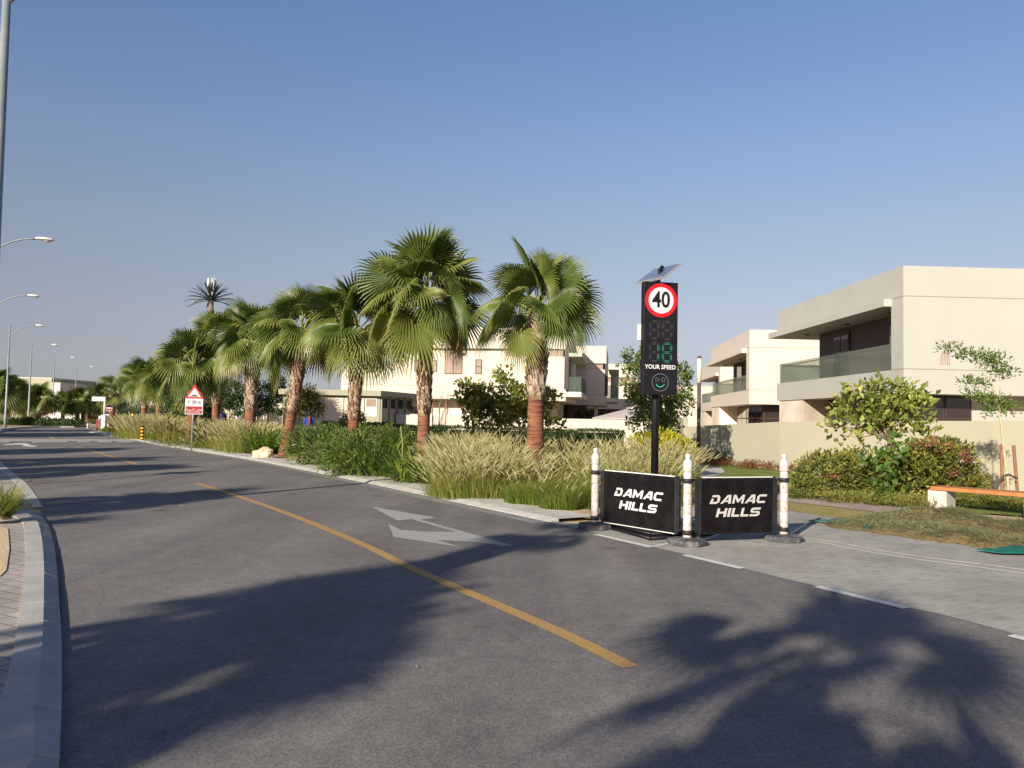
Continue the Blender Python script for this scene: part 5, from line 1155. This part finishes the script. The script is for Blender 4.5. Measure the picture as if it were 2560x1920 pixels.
LET = {'D': (1.0, [[(0,0),(.75,0),(1.0,.22),(1.0,.75),(.8,1),(.18,1),(.1,.76),(.68,.76),(.74,.68),(.74,.32),(.66,.24),(.3,.24),(.36,.6),(.12,.6)]]),
 'A': (1.12, [[(0,0),(.28,0),(.74,.78),(.72,1),(.58,1)], [(.721,1),(.98,1),(1.12,0),(.84,0),(.741,.78)], [(.40,.20),(.815,.20),(.79,.38),(.51,.38)]]),
 'M': (1.2, [[(0,0),(.24,0),(.24,1),(0,1)], [(.96,0),(1.2,0),(1.2,1),(.96,1)], [(.241,1),(.60,.45),(.959,1),(.959,.62),(.68,.12),(.52,.12),(.241,.62)]]),
 'C': (1.0, [[(1,1),(.22,1),(0,.78),(0,.22),(.2,0),(.95,0),(.95,.24),(.3,.24),(.25,.3),(.25,.7),(.3,.76),(1,.76)]]),
 'H': (1.0, [[(0,0),(.26,0),(.26,1),(0,1)], [(.74,0),(1,0),(1,1),(.74,1)], [(.261,.38),(.739,.38),(.739,.62),(.261,.62)]]),
 'I': (.26, [[(0,0),(.26,0),(.26,1),(0,1)]]),
 'L': (.82, [[(0,0),(.82,0),(.82,.24),(.26,.24),(.26,1),(0,1)]]),
 'S': (1.0, [[(0,0),(.8,0),(1,.18),(1,.46),(.85,.6),(.30,.6),(.25,.66),(.25,.72),(.3,.76),(1,.76),(1,1),(.2,1),(0,.84),(0,.54),(.15,.4),(.70,.4),(.75,.35),(.75,.29),(.70,.24),(0,.24)]])}
def word(mb, s, cx, z, h, wx, y):
    gap = .13; tot = sum(LET[c][0] for c in s)+gap*(len(s)-1); x = -tot/2; k = 0
    for c in s:
        for pl in LET[c][1]:
            k += 1; mb.face([(cx+((p[0]+x)*wx+.28*(p[1]-.5)*1.0)*h, y-.0003*k, z+p[1]*h) for p in pl])
        x += LET[c][0]+gap
def banner(label, A, Bp, zt_, zb_, pm):
    d_ = (Bp-A); L = d_.length; ang = atan2(d_.y, d_.x); t = thing('banner_panel', label, 'barrier banner', (A.x, A.y, 0), 'black banners between the barrier posts', ang)
    a, b_ = .20, L-.20
    mb = MB(); N = 26; Hn = 8
    vs = [(a+(b_-a)*i/N, -.012-.006*sin(i*.9)*sin(j*.8)-.004*noise.noise(V((i*.4,j*.5,ang*9))), zb_+(zt_-zb_)*j/Hn) for j in range(Hn+1) for i in range(N+1)]
    vb = [(p[0], .012, p[2]) for p in vs]; n1 = len(vs)
    fs = [(j*(N+1)+i, j*(N+1)+i+1, (j+1)*(N+1)+i+1, (j+1)*(N+1)+i) for j in range(Hn) for i in range(N)]
    mb.add(vs, fs); mb.box(a,-.004,zb_,b_,.012,zt_); sh_ = mb.build('banner_sheet', M['blackboard'], t, False, True)
    mb = MB(); h = .115; cx = (a+b_)/2; word(mb, 'DAMAC', cx+.01, (zt_+zb_)/2+.03, h, 1.28, -.0225); word(mb, 'HILLS', cx+.01, (zt_+zb_)/2-.145, h, 1.34, -.0225); mb.build('lettering', M[pm], sh_, False, True)
    mb = MB(); mb.box(a,-.018,zt_+.001,b_,.016,zt_+.014); mb.build('top_strip', M['lamp_white'], t, False, True)
    if pm == 'white': mb = MB(); mb.box(a,-.018,zb_-.012,b_,.016,zb_-.001); mb.build('bottom_strip', M['lamp_white'], t, False, True)
    for x_, sg in ((a, -1), (b_, 1)):
        mb = MB(); o_ = x_+sg*.002
        mb.box(min(o_, o_+sg*.045), -.022, zb_-.01, max(o_, o_+sg*.045), .022, zt_+.012)
        mb.box(min(o_+sg*.05, o_+sg*.075), -.018, zb_+.02, max(o_+sg*.05, o_+sg*.075), .018, zt_-.02)
        for k in range(8): zz = zb_+.03+k*(zt_-zb_-.06)/7; mb.box(min(o_+sg*.04, o_+sg*.08), -.026, zz-.006, max(o_+sg*.04, o_+sg*.08), .026, zz+.006)
        for zz in (zb_+.05, zt_-.04): mb.tube([(o_+sg*.06,0,zz),(o_+sg*.10,0,zz+.015),(o_+sg*.145,0,zz+.01)], [.022,.016,.02], 8)
        mb.build('side_frame', M['plasticblack'], t, False, True)
    mb = MB()
    for k in range(8):
        for zz in (zt_-.02, zb_+.02): x_ = a+.04+k*(b_-a-.08)/7; mb.lathe([(.005,0),(.005,.003)], 6, (0,0,0)); 
    for k in range(8):
        for zz in (zt_-.022, zb_+.022): x_ = a+.04+k*(b_-a-.08)/7; mb.box(x_-.004,-.024,zz-.004,x_+.004,-.021,zz+.004)
    mb.v = mb.v; mb.build('rivet', M['steel'], sh_, False, True)
    return t
banner('left black banner with white lettering DAMAC HILLS, rivets on its edges', pL, pM, .865, .125, 'white')
banner('right black banner with silver lettering DAMAC HILLS', pM, pR, .865, .125, 'silverprint')
# ================================================================ traffic signs, bollards
d = 32; a_ = at(486,1000,d); T_ = thing('warning_sign', 'triangular red and white speed hump sign above a 20 m plate and a red plate', 'road sign', (a_.x, d, 0), None, R(8))
zb = zt(488,1036,d); zt2 = zt(488,1014.5,d); zt3 = zt(488,996.5,d); ztop = zt(490,961,d); hw = .355
mb = MB(); mb.tube([(-.06,.04,0),(-.02,.04,ztop-.1)], .035, 10); mb.build('pole', M['pole_grey'], T_, True, True)
mb = MB(); mb.box(-hw,-.02,zb,hw,0,zt2-.004); pr = mb.build('red_plate', M['signwhite'], T_, False, True)
mb = MB(); mb.box(-hw+.03,-.023,zb+.03,hw-.03,-.021,zt2-.03); mb.build('red_field', M['dullred'], pr, False, True)
mb = MB(); put_text(mb, 'REDUCE SPEED', .075, 0, zb+.095, -.0245, 0, 1.0)
put_text(mb, '\u0629\u0640\u0639\u0631\u0633\u0644\u0627 \u0641\u0641\u062e'[0:0]+'\ufe94\uFECB\uFEAE\uFEB4\uFEDF\u0627 \uFED2\uFED4\uFEA7', .13, 0, zb+.20, -.0245, 0, 1.0)
mb.build('lettering', M['white'], pr, False, True)
mb = MB(); mb.box(-hw,-.02,zt2,hw,0,zt3-.004); pr = mb.build('distance_plate', M['signwhite'], T_, False, True)
mb = MB(); put_text(mb, '\u0662\u0660 20 m', .17, 0, (zt2+zt3)/2, -.0225, .004, 1.0); mb.build('lettering', M['black'], pr, False, True)
def tri(cx, zb, zt_, hw, y, y2):
    mb = MB(); mb.add([(cx-hw,y,zb),(cx+hw,y,zb),(cx,y,zt_),(cx-hw,y2,zb),(cx+hw,y2,zb),(cx,y2,zt_)], [(0,1,2),(5,4,3),(0,3,4,1),(1,4,5,2),(2,5,3,0)]); return mb
pr = tri(0, zt3, ztop, hw+.01, -.022, 0).build('triangle_plate', M['signred'], T_, False, True)
tri(0, zt3+.065, ztop-.135, (hw+.01)*.70, -.026, -.023).build('white_field', M['signwhite'], pr, False, True)
mb = MB(); zz = zt3+.085; mb.face([(-.17,-.028,zz),(.17,-.028,zz),(.17,-.028,zz+.015),(.10,-.028,zz+.03),(.055,-.028,zz+.07),(-.055,-.028,zz+.07),(-.10,-.028,zz+.03),(-.17,-.028,zz+.015)]); mb.build('hump_symbol', M['black'], pr, False, True)
p = g(355,1102); T_ = thing('striped_bollard', 'black and yellow banded bollard at the kerb', 'bollard', tuple(p))
hb = .82
for k in range(9):
    mb = MB(); r_ = .085; z0_ = k*hb/9; mb.lathe([(r_*.96,z0_),(r_,z0_+.005),(r_,z0_+hb/9-.006),(r_*.96,z0_+hb/9-.001)], 14); mb.build('black_band' if k % 2 == 0 else 'yellow_band', M['black' if k % 2 == 0 else 'yellow'], T_, True, True)
p = at(259,1077,57); T_ = thing('street_name_post', 'white street-name post with a sign arm to its left', 'street sign', (p.x, p.y, 0))
mb = MB(); mb.box(-.14,-.14,0,.14,.14,1.25); mb.build('plinth', M['lamp_white'], T_, False, True)
mb = MB(); mb.tube([(0,0,1.2),(0,0,zt(266,992,57))], .075, 10); mb.build('pole', M['lamp_white'], T_, True, True)
mb = MB(); z_ = zt(255,1003,57); mb.box(-.95,-.03,z_,-.08,.03,z_+.32); sp_ = mb.build('name_plate', M['lamp_white'], T_, False, True)
mb = MB(); random.seed(2)
for k in range(9): mb.box(-.88+k*.085,-.034,z_+.10,-.83+k*.085,-.031,z_+random.uniform(.17,.22))
mb.build('lettering', M['steel'], sp_, False, True)
p = at(272, 1050, 58); T_ = thing('no_entry_sign', 'round dark red no-entry sign beside the street-name post', 'road sign', (p.x, 58, 0)); zc = zt(272,1020,58)
mb = MB(); mb.tube([(0,.04,0),(0,.04,zc)], .03, 8); mb.build('pole', M['stake'], T_, True, True)
mb = MB(); mb.lathe([(.25,0),(.25,.02)], 24); mb.xf(Matrix.Translation((0,0,zc)) @ Matrix.Rotation(pi/2, 4, 'X')); pr = mb.build('disc', M['lamp_white'], T_, False, True)
mb = MB(); disc(mb, 0, zc, .225, -.023); mb.build('red_disc', M['dullred'], pr, False, True)
mb = MB(); mb.box(-.16,-.028,zc-.04,.16,-.025,zc+.04); mb.build('white_bar', M['lamp_white'], pr, False, True)
p = at(184, 1050, 105); T_ = thing('round_white_sign', 'small round white sign at the foot of a far lamp post', 'road sign', (p.x, 103, 0)); zc = zt(184,1038,103)
mb = MB(); mb.tube([(0,.05,0),(0,.05,zc)], .035, 6); mb.build('pole', M['pole_grey'], T_, True, True)
mb = MB(); mb.lathe([(.27,0),(.27,.02)], 20); mb.xf(Matrix.Translation((0,0,zc)) @ Matrix.Rotation(pi/2, 4, 'X')); mb.build('disc', M['lamp_white'], T_, False, True)
for i, px in enumerate((219,225)):
    p = g(px, 1070.5); mb = MB(); mb.tube([(p.x,p.y,0),(p.x,p.y,.42)], .06, 8); tag(mb.build('white_bollard', M['lamp_white']), ['left of the two small white bollards at the far kerb', 'right of the two small white bollards at the far kerb'][i], 'bollard', 'white bollards at the far kerb')
p = at(333,1038,60); T_ = thing('amber_beacon', 'small amber warning light on a pale post among dark shrubs', 'beacon', (p.x, 60, 0)); zc = p.z
mb = MB(); mb.tube([(0,0,0),(0,0,zc-.12)], .05, 8); mb.build('post', M['trunkpale'], T_, True, True)
mb = MB(); mb.lathe([(.08,-.14),(.13,-.12),(.13,.12),(.05,.16)], 12, (0,0,zc)); hs_ = mb.build('housing', M['frame'], T_, True, True)
mb = MB(); mb.lathe([(.10,0),(.02,.04)], 14); mb.xf(Matrix.Translation((0,-.135,zc)) @ Matrix.Rotation(pi/2, 4, 'X')); mb.build('light', M['amber'], hs_, True, True)
# off-frame square sign whose shadow lies on the road
sp = g(451,1182); hz = 2.6; T_ = thing('square_sign', 'small square sign on a thin post outside the left edge, seen by its shadow', 'road sign', (sp.x-sh.x*hz, sp.y-sh.y*hz, 0), None, R(-30))
mb = MB(); mb.tube([(0,.02,0),(0,.02,3.2)], .025, 8); mb.build('pole', M['pole_grey'], T_, True, True)
mb = MB(); mb.add([(0,0,hz-.38),(.38,0,hz),(0,0,hz+.38),(-.38,0,hz),(0,-.01,hz-.38),(.38,-.01,hz),(0,-.01,hz+.38),(-.38,-.01,hz)], [(0,3,2,1),(4,5,6,7),(0,1,5,4),(1,2,6,5),(2,3,7,6),(3,0,4,7)]); mb.build('plate', M['lamp_white'], T_, False, True)
sp = g(660,1212); T_ = thing('slim_mast', 'slim mast outside the left edge whose thin shadow crosses the road', 'mast', (sp.x-sh.x*4.0, sp.y-sh.y*4.0, 0))
mb = MB(); mb.tube([(0,0,0),(0,0,4.0)], [.035,.022], 8); mb.build('pole', M['pole_grey'], T_, True, True); mb = MB(); mb.lathe([(.12,0),(.12,.03)], 10); mb.build('base_plate', M['pole_grey'], T_, False, True)
# ================================================================ light columns
def column(label, px, d, top, split, r):
    p = at(px, 1050, d); t = thing('light_column', label, 'light column', (p.x, d, 0), 'cylindrical garden light columns'); z1 = zt(px, top, d); zs = zt(px, split, d)
    mb = MB(); mb.tube([(0,0,0),(0,0,zs)], r, 16); mb.build('shaft', M['columnbrown'], t, True, True)
    mb = MB(); mb.tube([(0,0,zs+.002),(0,0,z1-.1)], r*1.03, 16); mb.build('lens', M['lampcream'], t, True, True)
    mb = MB(); mb.tube([(0,0,z1-.1),(0,0,z1)], r*1.06, 16); mb.build('cap', M['columnbrown'], t, True, True)
column('tall brown light column with cream upper lens by the yellow wall', 1747, 30, 890, 957, .076)
column('short light column half hidden by the leftmost young tree', 1184, 34.8, 961, 1003, .05)
# ================================================================ bench
A_ = g(2320,1274); B_ = g(2564,1298); dr_ = (B_-A_); Lb = dr_.length; ang = atan2(dr_.y, dr_.x)
T_ = thing('park_bench', 'backless bench with orange timber seat on pale concrete blocks', 'bench', (A_.x, A_.y, 0), None, ang)
for x_ in (0, Lb-.02):
    mb = MB(); mb.box(x_-.0,-.02,0,x_+.34,.42,.385); o = mb.build('leg', M['benchgrey'], T_, False, True); bv = o.modifiers.new('bevel', 'BEVEL'); bv.width = .012; bv.segments = 2
for k in range(4):
    mb = MB(); mb.box(.06,-.05+k*.125,.388,Lb+.5,-.05+k*.125+.118,.458); o = mb.build('seat_slat', M['orangewood'], T_, False, True); bv = o.modifiers.new('bevel', 'BEVEL'); bv.width = .005
# grass clippings heap on a tarp
random.seed(22)
hp = [(2150,1306,.5,.10),(2200,1302,.6,.18),(2260,1300,.7,.25),(2320,1305,.75,.30),(2390,1308,.8,.30),(2460,1318,.8,.28),(2530,1330,.8,.27),(2600,1340,.8,.25),(2250,1318,.5,.14),(2330,1328,.55,.18),(2410,1338,.55,.18),(2490,1350,.5,.16),(2300,1290,.5,.2),(2380,1290,.5,.25),(2560,1356,.4,.12)]
HP = [(g(a, c+12), r_, h_) for a, c, r_, h_ in hp]
def hh(x, y):
    s_ = 0
    for p, r_, h_ in HP: s_ = max(s_, h_*max(0, 1-((x-p.x)**2+(y-p.y)**2)/(r_*r_))**.8)
    return s_*.72*(1.05+.45*noise.noise(V((x*2.2,y*2.2,0)))+.25*noise.noise(V((x*6,y*6,4))))
mb = MB(); xs = [4+.05*i for i in range(144)]; ys = [8+.05*j for j in range(120)]
for i in range(len(xs)-1):
    for j in range(len(ys)-1):
        c = [(xs[i],ys[j]),(xs[i+1],ys[j]),(xs[i+1],ys[j+1]),(xs[i],ys[j+1])]; H_ = [hh(*q) for q in c]
        if max(H_) > .0005: mb.face([(q[0],q[1],h_+.002) for q, h_ in zip(c, H_)], .5, 1)
n_c = 0
while n_c < 20000:
    p, r_, h_ = random.choice(HP); x = p.x+random.gauss(0,r_*.55); y = p.y+random.gauss(0,r_*.55); z = hh(x, y)
    if z < .012 and (random.random() < .9 or g(2000,1290).y < y < 0): continue
    brn = noise.noise(V((x*.9+3,y*.9,0))) > .12
    d_ = V((random.uniform(-1,1), random.uniform(-1,1), random.uniform(-.1,.55))).normalized(); leaf(mb, V((x,y,z+.006)), d_, rv().normalized(), random.uniform(.05,.13), .07, random.uniform(.1,.5) if brn else random.uniform(.3,1), 0, .02); n_c += 1
tag(mb.build('clippings_heap', [M['clip'], M['mulch']]), 'long low heap of dry grass clippings in front of the bench', 'clippings heap', kind='stuff')
def tarp(label, pts, seed):
    random.seed(seed); mb = MB(); P = [g(x, y, .03) for x, y in pts]; c = sum(P, V((0,0,0)))/len(P); N = 7; rings = []
    for k in range(N+1):
        f_ = 1-k/N; rings.append([c+(p-c)*f_+V((0,0,.025+.03*noise.noise(V((p.x*3,p.y*3,k*.9+seed))))) for p in P])
    n = len(P)
    for k in range(N-1):
        for i in range(n): mb.face([rings[k][i], rings[k][(i+1)%n], rings[k+1][(i+1)%n], rings[k+1][i]])
    mb.face(rings[N-1])
    bot = [V((p.x,p.y,p.z-.012)) for p in rings[0]]
    for i in range(n): mb.face([rings[0][i], bot[i], bot[(i+1)%n], rings[0][(i+1)%n]])
    return tag(mb.build('green_tarp', M['tarp']), label, 'tarp', 'green tarpaulin under the clippings')
tarp('green tarp corner pointing left from the clippings heap', [(2010,1302),(2060,1303),(2110,1297),(2150,1294),(2200,1296),(2210,1312),(2178,1324),(2130,1316),(2080,1308)], 1)
tarp('green tarp corner sticking out under the heap at the right edge', [(2440,1376),(2480,1376),(2530,1370),(2600,1372),(2680,1382),(2680,1398),(2560,1385),(2500,1384)], 2)
# ================================================================ vehicles at the junction
def wheel(t, x, y, r, wd=.2):
    mb = MB(); mb.lathe([(r*.6,-wd/2),(r*.95,-wd/2),(r,-wd/2+.03),(r,wd/2-.03),(r*.95,wd/2),(r*.6,wd/2)], 18); mb.xf(Matrix.Translation((x,y,r)) @ Matrix.Rotation(pi/2, 4, 'X')); w_ = mb.build('wheel', M['tyre'], t, True, True)
    mb = MB(); mb.lathe([(r*.58,-wd/2-.003),(r*.5,-wd/2+.02),(r*.5,wd/2-.02),(r*.58,wd/2+.003)], 12); mb.xf(Matrix.Translation((x,y,r)) @ Matrix.Rotation(pi/2, 4, 'X')); mb.build('rim', M['alu'], w_, True, True)
def car(label, loc, rz, prof, cabin, W, m, name, cat, wr=.33, wx=(.85,3.6), L=4.6):
    t = thing(name, label, cat, loc, None, rz)
    def ext(pl, w0, w1=None):
        mb = MB(); n = len(pl); w1 = w1 or w0; vs = [(x,-w0/2,z) for x, z in pl]+[(x,w0/2,z) for x, z in pl]; mb.add(vs, [tuple(range(n)), tuple(range(2*n-1,n-1,-1))]+[((i+1)%n, i, n+i, n+(i+1)%n) for i in range(n)]); return mb
    o = ext(prof, W).build('body', M[m], t, False, True); bv = o.modifiers.new('bevel', 'BEVEL'); bv.width = .05; bv.segments = 2
    ext(cabin, W-.16).build('windows', M['darkglass'], t, False, True)
    top = max(z for x, z in cabin); xs_ = [x for x, z in cabin if z > top-.05]
    mb = MB(); mb.box(min(xs_)-.05,-W/2+.1,top-.02,max(xs_)+.05,W/2-.1,top+.05); mb.build('roof', M[m], t, False, True)
    for x_ in wx:
        for s_ in (-1, 1): wheel(t, x_, s_*(W/2-.1), wr)
    for s_ in (-1, 1):
        mb = MB(); mb.box(-.02,s_*W*.36-.16,.68,.03,s_*W*.36+.16,.82); mb.build('headlight', M['lamp_white'], t, False, True)
        mb = MB(); mb.box(L-.03,s_*W*.38-.12,.75,L+.02,s_*W*.38+.12,.9); mb.build('tail_light', M['signred'], t, False, True)
    return t
pr1 = [(0,.35),(0,.8),(.15,.95),(1.1,1.08),(4.3,1.1),(4.6,.9),(4.6,.35)]
cb1 = [(1.0,1.06),(1.55,1.62),(1.8,1.68),(3.7,1.68),(4.2,1.62),(4.45,1.08)]
p = at(240,1078,66); car('dark grey off-road car waiting at the far junction', (p.x+.2, 66, 0), R(25), pr1, cb1, 1.85, 'carpaint', 'parked_car', 'car')
prv = [(0,.4),(0,.95),(.5,1.15),(1.1,1.95),(1.3,2.1),(5.2,2.1),(5.3,2.0),(5.3,.4)]
cbv = [(.52,1.2),(1.05,1.88),(1.9,1.88),(1.9,1.2)]
def van(label, loc, rz):
    t = thing('white_van', label, 'van', loc, 'white vans at the far junction', rz)
    mb = MB(); n = len(prv); W = 1.9; mb.add([(x,-W/2,z) for x, z in prv]+[(x,W/2,z) for x, z in prv], [tuple(range(n)), tuple(range(2*n-1,n-1,-1))]+[((i+1)%n, i, n+i, n+(i+1)%n) for i in range(n)]); o = mb.build('body', M['carwhite'], t, False, True)
    mb = MB(); 
    for s_ in (-1, 1): mb.add([(x, s_*(W/2+.006), z) for x, z in cbv], [(0,1,2,3) if s_ > 0 else (3,2,1,0)])
    mb.add([(.50,-W/2+.1,1.19),(.50,W/2-.1,1.19),(1.06,W/2-.1,1.93),(1.06,-W/2+.1,1.93)], [(0,1,2,3)]); mb.v = [(p[0]-.012, p[1], p[2]+.008) for p in mb.v]; mb.build('windows', M['darkglass'], t, False, True)
    for x_ in (.95,4.3):
        for s_ in (-1, 1): wheel(t, x_, s_*(W/2-.08), .34)
    for s_ in (-1, 1): mb = MB(); mb.box(-.02,s_*.7-.15,.75,.02,s_*.7+.15,.92); mb.build('headlight', M['lamp_white'], t, False, True)
    return t
p = at(283,1070,80); van('white van behind the trunk of the palm by the no-entry sign', (p.x-1, 80, 0), R(60))
p = at(110,1060,100); van('white van parked far left in front of the cream house', (p.x, 100, 0), R(2))
# red plastic barriers
for i, (px0, px1, py, d) in enumerate([(241,257,1080,62), (272,289,1071,61)]):
    a_, c_ = at(px0, 1050, d), at(px1, 1050, d); t = thing('red_barrier', ['red plastic barrier in front of the dark grey car', 'red barrier rail right of the no-entry sign post'][i], 'barrier', (a_.x, d, 0), 'red barriers at the junction'); L = c_.x-a_.x
    for k in range(3): mb = MB(); mb.box(0,-.04,.25+k*.22,L,.04,.37+k*.22); mb.build('rail', M['redplastic'], t, False, True)
    for x_ in (0.05, L-.05): mb = MB(); mb.box(x_-.05,-.2,0,x_+.05,.2,.12); mb.box(x_-.04,-.03,.12,x_+.04,.03,.9); mb.build('foot', M['redplastic'], t, False, True)

# dry leaves and grit blown onto the road and pavement
random.seed(77); mb = MB()
for _ in range(420):
    u = random.random()
    if u < .5: i = random.randrange(len(kA)-2); p = kA[i].lerp(kA[i+1], random.random())+V((-.857,-.515,0))*abs(random.gauss(0,.25)); z = .006
    elif u < .8: p = V((random.uniform(-5,5), random.uniform(4,18), 0)); z = .006
    else: p = V((random.uniform(2.5,8), random.uniform(7.5,12), 0)); z = .010
    d_ = V((random.uniform(-1,1), random.uniform(-1,1), .05)).normalized(); leaf(mb, V((p.x,p.y,z)), d_, V((0,0,1)), random.uniform(.012,.045), .4, random.random(), 0, .1)
tag(mb.build('fallen_leaves', leafmat('dry_leaf', [(0,(.10,.07,.03)),(.5,(.25,.20,.12)),(1,(.42,.38,.30))], .9, 0)), 'scattered dry leaf bits and grit on road and paving', 'leaf litter', kind='stuff')
